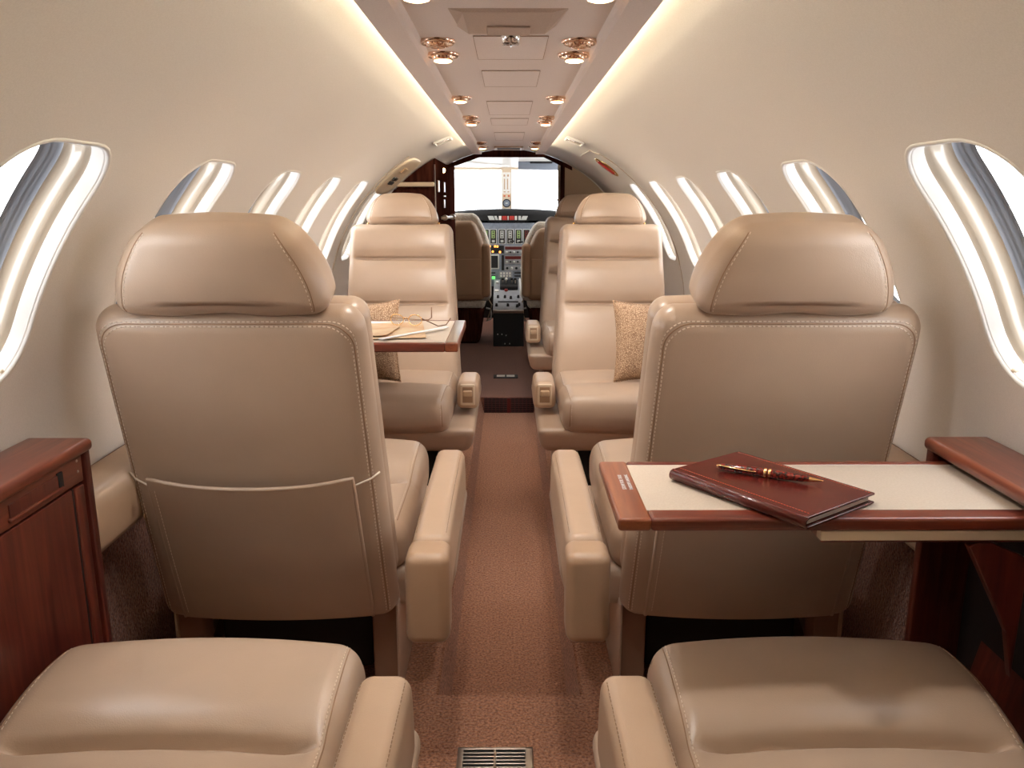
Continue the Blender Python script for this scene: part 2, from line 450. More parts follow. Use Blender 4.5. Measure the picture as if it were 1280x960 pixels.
# aft bulkhead
arc = [(R0*1.12*math.cos(math.radians(t)), ZC+R0*1.12*math.sin(math.radians(t))) for t in range(0, 181, 6)]
struct(prism('wall_aft', [(1.0,0.05)]+arc+[(-1.0,0.05)], Y_AFT-0.03, Y_AFT, 'y', 'wood'))

# ------------------------------------------------------------------ ceiling service panel
PZ = 1.57
PEND = 4.82
def strip(name, prof, y0, y1, mat, n=1):
    vs = []; fs = []
    for k in range(n+1):
        y = y0+(y1-y0)*k/n
        for (x, z) in prof: vs.append((x, y, z))
    m_ = len(prof)
    for k in range(n):
        for i in range(m_-1): fs.append((k*m_+i, k*m_+i+1, (k+1)*m_+i+1, (k+1)*m_+i))
    return struct(link(name, mesh_from(vs, fs), mat, None, False))
# rail left / centre panel / rail right; the outer lips turn up and hide the cove tubes
prof = [(-0.19,PZ+0.022),(-0.213,PZ+0.020),(-0.218,PZ+0.012),(-0.215,PZ),(-0.166,PZ-0.003),(-0.160,PZ+0.002),(-0.156,PZ+0.011),(0.156,PZ+0.011),(0.160,PZ+0.002),(0.166,PZ-0.003),(0.215,PZ),(0.218,PZ+0.012),(0.213,PZ+0.020),(0.19,PZ+0.022)]
strip('ceiling', prof, Y_AFT, PEND, 'ceil')
for s, nm in ((-1,'trim_3'), (1,'trim_4')):
    struct(box(nm, (min(s*0.162,s*0.216), PEND-0.0, PZ-0.003), (max(s*0.162,s*0.216), PEND+0.16, PZ+0.03), 'ceil', bevel=0.003))
# ceiling liner above the coves
prof = [(R0*math.cos(math.radians(t)), ZC+R0*math.sin(math.radians(t))) for t in range(76, 105, 2)]
strip('ceiling_upper', prof, Y_AFT, Y_FWD, 'liner')
for s, lab in ((-1,'warm strip light hidden along the left edge of the ceiling panel'), (1,'warm strip light hidden along the right edge of the ceiling panel')):
    t = tube('cove_light', [(s*0.196, -1.2+i*0.5, PZ+0.034) for i in range(13)], 0.0045, 'cove', seg=6)
    tag(t, lab, 'light', 'cove lights')
# access panel seams in the centre panel
CP = PZ+0.0095
def seam_loop(name, x0, x1, y0, y1, lab):
    r_ = thing(name, lab, 'ceiling panel', ((x0+x1)/2, (y0+y1)/2, CP), 0, 'access panels along the ceiling')
    hx, hy = (x1-x0)/2, (y1-y0)/2
    link('cover', box_me((-hx,-hy,-0.0006),(hx,hy,0.0012), 0.0003), 'ceil', r_)
    pts = [(-hx,-hy,-0.0004),(hx,-hy,-0.0004),(hx,hy,-0.0004),(-hx,hy,-0.0004)]
    mes = []
    for i in range(4):
        a, b = pts[i], pts[(i+1) % 4]; mes.append(tube_me([a, b], 0.0006, 4))
    link('seam', merge_me(mes), 'seam', r_, False)
seam_loop('access_panel', -0.062, 0.070, 1.50, 1.735, 'square ceiling access panel right ahead of the small round chrome vent')
seam_loop('access_panel', -0.060, 0.070, 1.885, 2.137, 'ceiling access panel second from the round chrome vent')
seam_loop('access_panel', -0.064, 0.070, 2.451, 2.82, 'ceiling access panel between the two middle pairs of ceiling lamps')
seam_loop('access_panel', -0.064, 0.070, 2.95, 3.20, 'short ceiling access panel beside the third pair of ceiling lamps')
seam_loop('access_panel', -0.062, 0.068, 3.55, 4.0, 'ceiling access panel nearest the dark slot at the cockpit end')
# wedge-shaped pod (mask door) with its latch plate
t = thing('overhead_pod', 'tapered box with brownish painted shade on the ceiling panel behind the chrome vent', 'ceiling box', (0, 1.365, CP))
vs = [(-0.094,-0.067,0.002),(0.092,-0.067,0.002),(0.078,0.062,0.002),(-0.086,0.062,0.002),
      (-0.070,-0.060,-0.003),(0.068,-0.060,-0.003),(0.060,0.060,-0.011),(-0.066,0.060,-0.011)]
fs = [(4,5,6,7),(0,1,5,4),(1,2,6,5),(2,3,7,6),(3,0,4,7)]
me = mesh_from(vs, fs); bm = bmesh.new(); bm.from_mesh(me); bmesh.ops.recalc_face_normals(bm, faces=bm.faces); bm.to_mesh(me); bm.free()
link('housing', me, 'ceil_shaded', t, False)
me = rbox_me((0.07,0.045,0.003), 0.001, 2, (1,1,1), lambda x,y,z: (x, y, z-0.0070-(y-0.0)*0.067), (0.0,0.033,-0.002))
link('latch_plate', me, 'ceil_shaded', t)
# small round chrome air outlet
def outlet(x, y, lab, grp, r=0.014, mat='chrome'):
    t = thing('air_vent', lab, 'air vent', (x, y, CP), 0, grp)
    r = 0.017
    link('bezel', lathe_me([(r*1.25,0.002),(r*1.25,-0.002),(r*1.1,-0.005),(r*0.9,-0.004),(r*0.8,0.001)], 24), mat, t)
    link('nozzle', lathe_me([(r*1.05,0.0),(r*1.0,-0.010),(r*0.8,-0.018),(r*0.4,-0.020),(r*0.3,-0.012),(0.0,-0.012)], 24), mat, t)
    mes = [box_me((-r*0.85,-0.0015,-0.022),(r*0.85,0.0015,-0.014), 0.0006), box_me((-0.0015,-r*0.85,-0.022),(0.0015,r*0.85,-0.014), 0.0006)]
    link('vane', merge_me(mes), mat, t)
outlet(0.004, 1.462, 'small round chrome vent on the ceiling centreline, just ahead of the tapered box', 'round ceiling vents')
def lamp(x, y, lab, watts=1.0, aim=None, cone=95):
    s = -1 if x < 0 else 1
    t = thing('reading_light', lab, 'reading light', (x, y, CP), 0, 'reading lights in the ceiling panel')
    r = 0.029
    link('bezel', lathe_me([(r*1.15,0.002),(r*1.15,-0.002),(r,-0.005),(r*0.86,-0.003),(r*0.80,0.004)], 28), 'copper', t)
    link('swivel', lathe_me([(r*0.8,0.003),(r*0.74,-0.007),(r*0.58,-0.012),(r*0.50,-0.012),(r*0.46,-0.006)], 28), 'copper', t)
    link('lens', lathe_me([(r*0.62,-0.0125),(r*0.4,-0.0145),(0.0,-0.0155)], 20), 'lens', t)
    link('switch', lathe_me([(0.006,0.002),(0.006,-0.005),(0.004,-0.006),(0,-0.006)], 12), 'copper', t).location = (s*r*1.25, 0.012, 0)
    if watts:
        ld = bpy.data.lights.new('reading_lamp', 'SPOT'); ld.energy = watts; ld.color = (1.0,0.95,0.89); ld.spot_size = math.radians(cone); ld.spot_blend = 0.8; ld.shadow_soft_size = 0.03
        lo = bpy.data.objects.new('bulb', ld); COL.objects.link(lo); lo.parent = t; lo.location = (0,0,-0.024)
        if aim: lo.rotation_euler = (Vector(aim)-Vector((x,y,CP-0.024))).to_track_quat('-Z','Y').to_euler()
def gasper(x, y, lab):
    t = thing('air_vent', lab, 'air vent', (x, y, CP), 0, 'swivel air vents in the ceiling panel')
    r = 0.029
    link('bezel', lathe_me([(r*1.15,0.002),(r*1.15,-0.002),(r,-0.005),(r*0.86,-0.003),(r*0.80,0.004)], 28), 'copper', t)
    link('nozzle', lathe_me([(r*0.8,0.003),(r*0.66,-0.008),(r*0.42,-0.011),(r*0.22,-0.009),(r*0.2,0.0),(0,0.0)], 28), 'copper', t)
    link('vane', merge_me([box_me((-r*0.7,-0.0015,-0.010),(r*0.7,0.0015,-0.006),0.0007), box_me((-0.0015,-r*0.7,-0.010),(0.0015,r*0.7,-0.006),0.0007)]), 'copper', t)
LW = 7.0
for s, sn in ((-1,'left'), (1,'right')):
    gasper(s*0.129, 1.550, 'copper-rimmed swivel vent on the %s, just behind the large lamp beside the first access panel' % sn)
    lamp(s*0.130, 1.685, '%s glowing ceiling lamp beside the first access panel, ahead of a swivel vent' % sn, LW)
    lamp(s*0.126, 1.185, '%s ceiling lamp cut by the top edge of the picture' % sn, 10.0, (s*0.52, 1.12, 0.55), 80)
    lamp(s*0.136, 2.365, '%s ceiling lamp of the single pair between the second and third access panels' % sn, 40.0, (s*0.50, 3.62, 0.95), 50)
    gasper(s*0.136, 2.90, '%s swivel vent of the third cluster along the ceiling' % sn)
    lamp(s*0.136, 3.07, '%s ceiling lamp of the third cluster, ahead of its vent' % sn, LW)
    gasper(s*0.140, 4.15, '%s swivel vent of the last cluster before the cockpit' % sn)
    lamp(s*0.140, 4.48, '%s ceiling lamp nearest the cockpit' % sn, LW)
# dark slot vent at the front of the ceiling panel
t = thing('ceiling_slot', 'small dark rectangular slot in a tan frame at the cockpit end of the ceiling', 'vent', (0.0, 4.58, CP))
link('slot_frame', merge_me([box_me((-0.078,-0.12,-0.006),(0.078,-0.085,0.001)), box_me((-0.078,0.085,-0.006),(0.078,0.12,0.001)), box_me((-0.078,-0.12,-0.006),(-0.064,0.12,0.001)), box_me((0.064,-0.12,-0.006),(0.078,0.12,0.001))]), 'tan', t)
box('slot_grille', (-0.064,-0.085,-0.003), (0.064,0.085,0.001), 'black', t, 0.0005)

# fittings on the curved sides near the front
def on_wall(name, side, y, z, lab, cat, grp=None):
    th = math.asin((z-ZC)/R0); p = W(side, y, th)
    o = thing(name, lab, cat, p, 0, grp)
    # local x along cabin (y), local y along the arc upward, local z into the cabin
    ex = Vector((0,1,0)); ez = Vector((-side*math.cos(th), 0, -math.sin(th))); ey = ez.cross(ex)
    m3 = Matrix((ex, ey, ez)).transposed()
    o.rotation_euler = m3.to_euler(); return o
for s, lab in ((-1,'small gold-framed signal light high on the left wall near the cockpit'), (1,'small gold-framed signal light high on the right wall near the cockpit')):
    o = on_wall('signal_light', s, 4.10, 1.585, lab, 'signal light', 'signal lights high on the walls')
    link('frame', merge_me([box_me((-0.09,-0.045,-0.002),(0.09,-0.037,0.010)), box_me((-0.09,0.037,-0.002),(0.09,0.045,0.010)), box_me((-0.09,-0.045,-0.002),(-0.075,0.045,0.010)), box_me((0.075,-0.045,-0.002),(0.09,0.045,0.010))]), 'white', o)
    box('lens', (-0.075,-0.037,-0.001), (0.075,0.037,0.005), 'copper', o, 0.001)
o = on_wall('exit_handle', 1, 4.46, 1.475, 'oval recess with a red release handle high on the right wall', 'emergency handle')
def oval_me(a, b, prof, seg=36):
    vs = []; fs = []; n = len(prof)
    for i in range(seg):
        t_ = 2*PI*i/seg
        for (k_, z_) in prof: vs.append((a*k_*math.cos(t_), b*k_*math.sin(t_), z_))
    for i in range(seg):
        for j in range(n-1): fs.append((i*n+j, ((i+1) % seg)*n+j, ((i+1) % seg)*n+j+1, i*n+j+1))
    return mesh_from(vs, fs)
link('bezel', oval_me(0.085, 0.072, [(1.12,-0.001),(1.1,0.006),(1.0,0.008),(0.9,0.002)]), 'gold', o)
link('recess', oval_me(0.085, 0.072, [(0.92,0.001),(0.5,0.001),(0.001,0.001)]), 'redd', o)
rbox('handle', (0.045,0.11,0.012), 0.006, 'red', o, c=(0,0,0.008))
# door outline (thin seam tube) above the right handle and trim ribs
def arc_tube(name, side, y, t0, t1, r, mat, off=-0.001, n=30, parent=None):
    return tube(name, [W(side, y, math.radians(t0+(t1-t0)*i/n), off) for i in range(n+1)], r, mat, parent, 6)
struct(arc_tube('trim_5', 1, 4.12, -2, 60, 0.0035, 'seamline'))
struct(arc_tube('trim_6', -1, 4.02, -2, 58, 0.006, 'seamline'))
pts = [W(1, 4.12+0.62*(1-math.cos(a*PI/2/8)) if False else 4.12+0.10*math.sin(a*PI/2/8), math.radians(60+3*(1-math.cos(a*PI/2/8))), -0.001) for a in range(9)]
pts += [W(1, 4.22+0.5*i/6, math.radians(63), -0.001) for i in range(1,7)]
struct(tube('trim_7', pts, 0.003, 'seamline', None, 6))
# left overhead service panel beside the galley
o = on_wall('service_panel', -1, 4.35, 1.43, 'rounded tan service panel with small slots high on the left wall by the galley', 'service panel')
vs = []; fs = []; n_ = 48
rings = [(1.0,-0.002),(1.0,0.006),(0.97,0.011),(0.80,0.012),(0.55,0.010),(0.25,0.010),(0.001,0.010)]
for (k_, z_) in rings:
    for i in range(n_):
        a = 2*PI*i/n_; c_, s_ = math.cos(a), math.sin(a)
        x = 0.26*k_*math.copysign(abs(c_)**0.5, c_); y = 0.135*k_*math.copysign(abs(s_)**0.5, s_)
        vs.append((x, y, z_+R0-math.sqrt(R0*R0-y*y)))
for q in range(len(rings)-1):
    for i in range(n_): fs.append((q*n_+i, q*n_+(i+1) % n_, (q+1)*n_+(i+1) % n_, (q+1)*n_+i))
me = mesh_from(vs, fs)
link('plate', me, 'cream', o)
for k_, (yy, hh) in enumerate(((0.045,0.03),(-0.02,0.02),(-0.05,0.02))):
    box('slot', (-0.1,yy-hh/2,0.010), (0.02,yy+hh/2,0.020), 'tan' if k_ == 0 else 'black', o, 0.001)

# ------------------------------------------------------------------ seats
def make_seat(label, cx, yj, rz, s, tilt=16.7, L=0.80, pocket=True, detail=True, hr_mat='leather', z0_=FLOOR, arm=True, hw_head=0.385, h_head=0.180, lift=0.04, acx=0.345, taper=0.10, ccx=0.024, front=0.57, short=False):
    """local frame: +y is the way the seat faces, s = side of the aisle armrest"""
    root = thing('cabin_seat', label, 'seat', (cx, yj, z0_), rz, 'leather cabin seats')
    dz = -0.10+lift
    # seat cushion ------------------------------------------------
    cw = 0.53; cc = ccx*s; fo = 0.57-front
    def cf(x, y, z):
        zz = z; top = max(0.0, min(1.0, (z-0.42)/0.06))
        xl = (x-cc)/(cw/2); yq = y
        if y > 0.25: y = 0.25+(y-0.25)*0.32/(0.32-fo)
        crown = 0.012*(1-xl*xl)
        bol = 0.030*max(0.0, math.sin(PI*min(max((y-0.24)/0.40,0),1)))**0.8
        edge = 1.0 if abs(xl) < 0.72 else max(0.0, 1-(abs(xl)-0.72)/0.16)
        g = 0.026*math.exp(-((y-0.245+0.012*xl*xl)/0.0085)**2)*edge + 0.010*math.exp(-((y-0.240)/0.04)**2)*edge
        zz += top*(crown+bol-g)
        # wrinkles running back from the groove
        zz += top*0.0008*math.sin(x*70+y*25)*math.exp(-((y-0.265)/0.05)**2)*edge
        yy = y + (0.020*(1-xl*xl) if y > 0.46 else 0.0)*min(1,(y-0.46)/0.1 if y > 0.46 else 0)
        # front tucks under
        if y > 0.41: yy -= 0.05*max(0,(0.44-z)/0.1)*(y-0.41)/0.15
        tpr = 1.0 - 0.02*max(0,(y-0.4)/0.22)
        if yy > 0.25: yy = 0.25+(yy-0.25)*(0.32-fo)/0.32
        return (cc+(x-cc)*tpr, yy, zz+dz)
    ctr = (cc, 0.245-fo/2, 0.435); csz = (cw, 0.65-fo, 0.13); cr = 0.05
    link('seat_cushion', rbox_me(csz, cr, 6, (16,90,5), cf, ctr), 'leather', root)
    if detail:
        h = [v/2 for v in csz]; mes = []; mes2 = []
        for sx in (-1, 1):
            for dx, lst in ((0.0, mes), (0.007, mes2)):
                pts = []
                for i in range(60):
                    t_ = i/59
                    if t_ < 0.75: p = (sx*(h[0]-0.022-dx), -h[1]+0.05+(2*h[1]-0.05-cr*0.3)*t_/0.75, h[2])
                    else: p = (sx*(h[0]-0.022-dx), h[1], h[2]-cr*0.3-(0.08)*(t_-0.75)/0.25)
                    q_ = rmap(p, h, cr+0.0); q_ = tuple(q_[k]+ctr[k] for k in range(3)); q_ = cf(*q_)
                    pts.append(q_)
                lst.append(tube_me(pts, 0.0011, 5) if dx == 0.0 else stitch_me(pts, 0.0010))
        for q_ in mes: link('seam', q_, 'seam', root)
        for q_ in mes2: link('stitching', q_, 'stitch', root, False)
    # pan under the cushion
    def pf(x, y, z):
        f = max(0.0, (0.38-z)/0.12); y2 = y - 0.07*f*(1 if y > 0.3 else 0)*min(1,(y-0.3)/0.25 if y > 0.3 else 0)
        return (x*(1-0.08*f), y2, z+dz)
    lo = -0.255 if s > 0 else -(acx+0.04); hi = acx+0.04 if s > 0 else 0.255
    link('seat_pan', rbox_me((hi-lo, 0.60-fo, 0.11), 0.035, 4, (6,8,3), pf, ((hi+lo)/2, 0.23-fo/2, 0.335)), 'leather', root)
    # pedestal: posts, side sheets, rails
    for px in (-0.235, 0.235):
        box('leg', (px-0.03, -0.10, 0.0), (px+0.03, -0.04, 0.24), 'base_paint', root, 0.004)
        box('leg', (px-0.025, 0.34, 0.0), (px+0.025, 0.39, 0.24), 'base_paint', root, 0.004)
        box('side_sheet', (px+0.032*(1 if px > 0 else -1)-0.003, -0.11, 0.004), (px+0.032*(1 if px > 0 else -1)+0.003, 0.40, 0.25), 'leather', root, 0.002)
        me = prism_me([(-0.06,0.02),(-0.03,0.02),(0.36,0.17),(0.36,0.20),(0.33,0.20)], px-0.012, px+0.012, 'x')
        link('brace', me, 'base_paint', root, False)
        box('floor_rail', (px-0.02,-0.16,0.0), (px+0.02,0.50,0.012), 'steel', root, 0.003)
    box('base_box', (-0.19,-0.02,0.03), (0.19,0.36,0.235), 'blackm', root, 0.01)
    # backrest ----------------------------------------------------
    ph = math.radians(tilt); cp, sp = math.cos(ph), math.sin(ph)
    yb, zb = -0.150, 0.334-lift
    if tilt > 50: yb, zb = -0.06, 0.32
    def place(x, t, u): return (x, yb - u*sp + t*cp, zb + u*cp + t*sp + dz)
    def wid(u): return 1.0 - taper*max(0.0,min(1.0,(u-0.05)/0.75))
    hw = 0.276
    bz = (2*hw, 0.085, L); br = 0.042; bc = (0, 0.0425, L/2)
    def bf(x, t, u):
        xl = x/hw; b = 0.0
        if t < 0.05:
            b = -0.016*(1-xl*xl)*min(1, max(0, (L-u)/0.2)) - 0.010*math.exp(-((u-0.2)/0.2)**2)*(1-xl*xl)
        x2 = x*wid(u)
        if u > L-0.06: x2 *= 1-0.02*((u-(L-0.06))/0.06)
        return place(x2, t+b, u)
    link('back_shell', rbox_me(bz, br, 6, (12,4,24), bf, bc), 'leather', root)
    # front cushion with two transverse channels
    fz = (2*hw-0.012, 0.085, L-0.07); fc = (0, 0.108, L/2+0.020)
    g1, g2 = L*0.80, L*0.565
    def ff(x, t, u):
        xl = x/(hw-0.006); front = max(0.0, min(1.0, (t-0.10)/0.04)); x2 = x*wid(u)
        edge = 1.0 if abs(xl) < 0.75 else max(0.0, 1-(abs(xl)-0.75)/0.14)
        g = 0.0
        for gg in (g1, g2):
            k_ = u-gg-0.004*xl*xl
            g += 0.024*math.exp(-(k_/0.0055)**2)*edge + 0.014*math.exp(-(k_/0.030)**2)*edge
        crown = 0.013*(1-xl*xl) + 0.008*math.sin(PI*min(max((u-g2)/(g1-g2),0),1)) + 0.008*math.sin(PI*min(max((u-g1)/(L-g1),0),1)) + 0.012*math.exp(-((u-0.30)/0.12)**2)
        return place(x2, t + front*(crown-g), u)
    link('back_cushion', rbox_me(fz, 0.038, 5, (16,4,170), ff, fc), 'leather', root)
    # seams round the back panel
    if detail:
        h = [v/2 for v in bz]
        def bp_(x, u, ex=0.0):
            p = (x, -h[1], u-L/2); q_ = rmap(p, h, br); q_ = (q_[0]+bc[0], q_[1]+bc[1], q_[2]+bc[2]); P_ = Vector(bf(*q_))
            return tuple(P_)
        def path(ins):
            pts = []; X_ = hw-ins; U_ = L-ins; rr_ = 0.055
            for i in range(31): pts.append((-X_, 0.03+(U_-rr_-0.03)*i/30))
            for i in range(1, 9): a = PI/2*i/9; pts.append((-X_+rr_*(1-math.cos(a)), U_-rr_+rr_*math.sin(a)))
            for i in range(21): pts.append((-X_+rr_+2*(X_-rr_)*i/20, U_))
            for i in range(1, 9): a = PI/2*i/9; pts.append((X_-rr_+rr_*math.sin(a), U_-rr_*(1-math.cos(a))))
            for i in range(31): pts.append((X_, U_-rr_-(U_-rr_-0.03)*i/30))
            return [bp_(x, u) for (x, u) in pts]
        link('seam', merge_me([tube_me(path(0.018), 0.0013, 5)]), 'seam', root)
        for ins_ in (0.012, 0.024): link('stitching', stitch_me(path(ins_), 0.0014), 'stitch', root, False)
    # pocket ------------------------------------------------------
    if pocket:
        pw, ph0, ph1 = 0.216, 0.035, 0.430
        def surf(x, u):
            xl = x/hw; return -0.016*(1-xl*xl)*min(1, max(0, (L-u)/0.2)) - 0.010*math.exp(-((u-0.2)/0.2)**2)*(1-xl*xl)
        def kf(x, t, u):
            f = (u-ph0)/(ph1-ph0); xs = x/pw
            x = x + s*0.006; sag = -0.007*(1-xs*xs)*f
            return place(x*wid(u), t + surf(x, u) - 0.004 - 0.016*f - 0.008*f*f*(1-abs(xs)**3) , u+sag+0.006*abs(xs)**3*f)
        pk = link('back_pocket', rbox_me((2*pw, 0.008, ph1-ph0), 0.0035, 2, (16,1,18), kf, (0, -0.006, (ph0+ph1)/2)), 'leather', root)
        pts = []
        for i in range(20): pts.append(kf(-pw, -0.006, ph0+(ph1-ph0)*i/20))
        for i in range(25): pts.append(kf(-pw+2*pw*i/24, -0.006, ph1))
        for i in range(19, -1, -1): pts.append(kf(pw, -0.006, ph0+(ph1-ph0)*i/20))
        pp = link('piping', tube_me(pts, 0.0048, 8), 'leather', pk)
        pp2 = link('stitching', stitch_me([kf(-pw+0.012, -0.0115, ph0+0.02+(ph1-ph0-0.04)*i/20) for i in range(21)], 0.0009), 'stitch', pk, False)
        for sx in (-1, 1):
            q1 = kf(sx*pw, -0.002, ph1-0.022); q2 = place(sx*(hw-0.004)*wid(0.43), 0.016, 0.418)
            mid = place(sx*(hw-0.022)*wid(0.43), -0.0005, 0.412)
            link('seam_cord', tube_me([q1, mid, q2], 0.0022, 6), 'stitch', root)
    # headrest ----------------------------------------------------
    hs = (hw_head+0.005, 0.125, h_head); hc = (0, 0.055, L-0.014+h_head/2)
    def hf(x, t, u):
        v = (u-(L-0.014))/h_head; v = max(0, min(1, v))
        k_ = 1.0-0.35*v**2.3 + 0.015*math.sin(PI*min(v*1.3,1))
        tt = 0.055+(t-0.055)*(1.02-0.22*v*v)
        xl = x/(hs[0]/2)
        tt += (-0.014 if t < 0.055 else 0.014)*(1-xl*xl)*math.sin(PI*min(max(v,0.05),0.95))
        uu = u - 0.008*(xl*xl)*v + (0.006*(1-xl*xl) if v < 0.2 else 0)
        # small undulation of the gathered lower edge
        if v < 0.25: uu += 0.003*math.cos(xl*7)*(1-v/0.25)
        return place(x*k_, tt, uu)
    hh = link('headrest', rbox_me(hs, 0.040, 7, (16,4,10), hf, hc), hr_mat, root)
    if detail:
        h = [v/2 for v in hs]; mes = []; mes2 = []
        for sx in (-1, 1):
            for ddx, lst in ((0.0, mes), (0.006, mes2)):
                pts = []
                for fr in (-1, 1):
                    rng = range(24) if fr < 0 else range(23, -1, -1)
                    for i in rng:
                        f = i/23
                        x_ = sx*(hs[0]/2-0.022-0.006*f-ddx)
                        p = (x_, fr*h[1], -h[2]+0.012+(2*h[2]-0.012)*f); q_ = rmap(p, h, 0.040); q_ = tuple(q_[k]+hc[k] for k in range(3)); pts.append(hf(*q_))
                lst.append(tube_me(pts, 0.0011, 5) if ddx == 0.0 else stitch_me(pts, 0.0010))
        for q_ in mes: link('seam', q_, 'seam', hh)
        for q_ in mes2: link('stitching', q_, 'stitch', hh, False)
    for sx in (-1, 1):
        link('headrest_post', tube_me([place(sx*0.11, 0.055, L-0.03), place(sx*0.11, 0.055, L+0.03)], 0.006, 10), 'chrome', root)
        link('release_knob', lathe_me([(0.0,0.007),(0.005,0.006),(0.006,0.0),(0.006,-0.004)], 12), 'gold', root).location = place(sx*0.165, 0.03, L+0.004)
    # armrest -----------------------------------------------------
    if arm:
        ac = s*acx
        def af(x, y, z):
            v = (z-0.44)/0.13; yy = y
            if y > 0.25: yy -= 0.03*max(0, 0.6-v)*((y-0.25)/0.07)
            xx = ac+(x-ac)*(1.0-0.10*max(0,v)**2)
            return (xx, yy, z+0.006*math.sin(PI*min(max((y+0.31)/0.62,0),1))+dz)
        if short:
            def af(x, y, z):
                xx = ac+(x-ac)*(1.0-0.10*max(0,(z-0.44)/0.1)**2)
                zz = z-0.05*max(0,(0.12-y)/0.1)**2*(1 if z > 0.47 else 0)
                return (xx, y, zz+dz-0.008)
            a_ = link('armrest', rbox_me((0.094, 0.30, 0.115), 0.026, 5, (4,10,4), af, (ac, 0.165, 0.480)), 'leather_arm', root)
        else: a_ = link('armrest', rbox_me((0.086, 0.620, 0.135), 0.024, 5, (4,14,4), af, (ac, 0.005, 0.505)), 'leather_arm', root)
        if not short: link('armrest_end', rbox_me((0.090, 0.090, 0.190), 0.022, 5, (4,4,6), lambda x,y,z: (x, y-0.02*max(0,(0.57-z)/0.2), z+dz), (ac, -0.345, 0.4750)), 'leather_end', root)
        az = -0.028 if short else 0.0
        if not short:
          for sx in (-1, 1): link('stitching', stitch_me([(ac+sx*0.032, -0.28+0.56*i/20, 0.5725+0.006*math.sin(PI*i/20)+dz) for i in range(21)], 0.0007), 'seam', a_, False)
        # latch box on the front face
        l_ = rbox('latch_bezel', (0.060,0.012,0.088), 0.005, 'cream', root, c=(ac, 0.312, 0.505+dz+az))
        box('latch_recess', (ac-0.021,0.314,0.472+dz+az), (ac+0.021,0.3188,0.538+dz+az), 'seam', l_, 0.001)
        link('latch_lever', rbox_me((0.038,0.016,0.026), 0.006, 3, (1,1,1), None, (ac,0.320,0.512+dz+az)), 'tan', l_)
    return root
make_seat('tan leather seat in the left foreground, only its cushion and armrest in view', -0.529, 0.760, 0, 1, tilt=80, pocket=False, front=0.495)
make_seat('tan leather seat in the right foreground, only its cushion and armrest in view', 0.520, 0.760, 0, -1, tilt=80, pocket=False, front=0.495)
make_seat('tan leather seat seen from behind on the left, with open back pocket', -0.537, 1.865, 0, 1, L=0.79, acx=0.372, h_head=0.186, taper=0.06, hw_head=0.395)
make_seat('tan leather seat seen from behind on the right, partly hidden by the wooden table', 0.538, 1.865, 0, -1, L=0.79, hw_head=0.368, acx=0.378, h_head=0.186, taper=0.06)
KW = dict(tilt=11.5, L=0.865, hw_head=0.325, h_head=0.152, taper=0.15, acx=0.322, ccx=0.0, short=True)
make_seat('tan leather seat facing the camera on the left, behind the table with eyeglasses', -0.492, 3.52, PI, -1, **KW)
make_seat('tan leather seat facing the camera on the right, with a woven pillow', 0.470, 3.52, PI, 1, **KW)
KW['tilt'] = 9
make_seat('shaded tan leather seat farthest forward on the right, beside the cockpit opening', 0.470, 5.08, PI, 1, **KW)

# ------------------------------------------------------------------ side ledges
def ledge(s, y0, y1, lab):
    t = thing('side_ledge', lab, 'ledge', (s*0.85, y0, 0.62), 0, 'leather side ledges')
    prof = [(0.055,0.125),(-0.02,0.127),(-0.045,0.120),(-0.058,0.100),(-0.060,0.070),(-0.052,0.030),(-0.038,0.0),(-0.02,-0.03),(0.055,-0.05)]
    prof = [(0.045,0.125),(0.0,0.127)]+[(-0.025-0.033*math.sin(a*PI/2/8)**0.9, 0.092+0.034*math.cos(a*PI/2/8)) for a in range(9)]+[(-0.058+0.022*(1-math.cos(a*PI/2/8)), 0.085-0.085*math.sin(a*PI/2/8)) for a in range(1,9)]+[(-0.02,-0.02),(0.045,-0.05)]
    prof = [(s*a, b) for (a, b) in prof]
    pm = link('pad', prism_me(prof, 0.0, y1-y0, 'y', 0.0), 'leather_arm', t, False)
    for p_ in pm.data.polygons: p_.use_smooth = len(p_.vertices) == 4
    pts = [(p[0]*0.88, -0.0005, p[1]-0.008) for p in prof[2:16]]
    link('stitching', stitch_me(pts, 0.0011), 'stitch', t, False)
    pts = [(p[0]*0.99, 0.0, p[1]) for p in prof[1:17]]
    link('piping', tube_me(pts, 0.003, 6), 'leather_arm', t)
ledge(-1, 1.445, 4.7, 'tan leather ledge along the left wall ahead of the wooden cabinet')
ledge(1, 1.445, 5.7, 'tan leather ledge along the right wall ahead of the wooden cabinet')

# ------------------------------------------------------------------ wooden side cabinets
CY0, CY1, CZ, CX = 0.80, 1.432, 0.872, 0.783
def curved_top(s, mat='woody'):
    me = rbox_me((0.122, CY1-CY0, 0.024), 0.010, 4, (4,4,1), None, (s*(CX+0.052), (CY0+CY1)/2, CZ-0.013)); return me
# left: closed door with recessed pull
t = thing('side_cabinet', 'closed dark mahogany cabinet against the left wall', 'cabinet', (-0.84, 1.07, FLOOR))
def loc(me, o=(-0.84,1.07,FLOOR)):
    me.transform(Matrix.Translation((-o[0],-o[1],-o[2]))); return me
link('cabinet_top', loc(curved_top(-1)), 'woody', t)
mes = [box_me((-0.885,CY1-0.018,FLOOR),(-CX,CY1,CZ-0.02),0.004), box_me((-0.885,CY0,FLOOR),(-CX,CY0+0.02,CZ-0.02),0.004), box_me((-0.885,CY0+0.02,FLOOR),(-0.815,CY1-0.02,CZ-0.03),0.002),
       box_me((-0.825,CY0,FLOOR),(-CX,CY1,FLOOR+0.06),0.003)]
link('cabinet_body', loc(merge_me(mes)), 'wood', t)
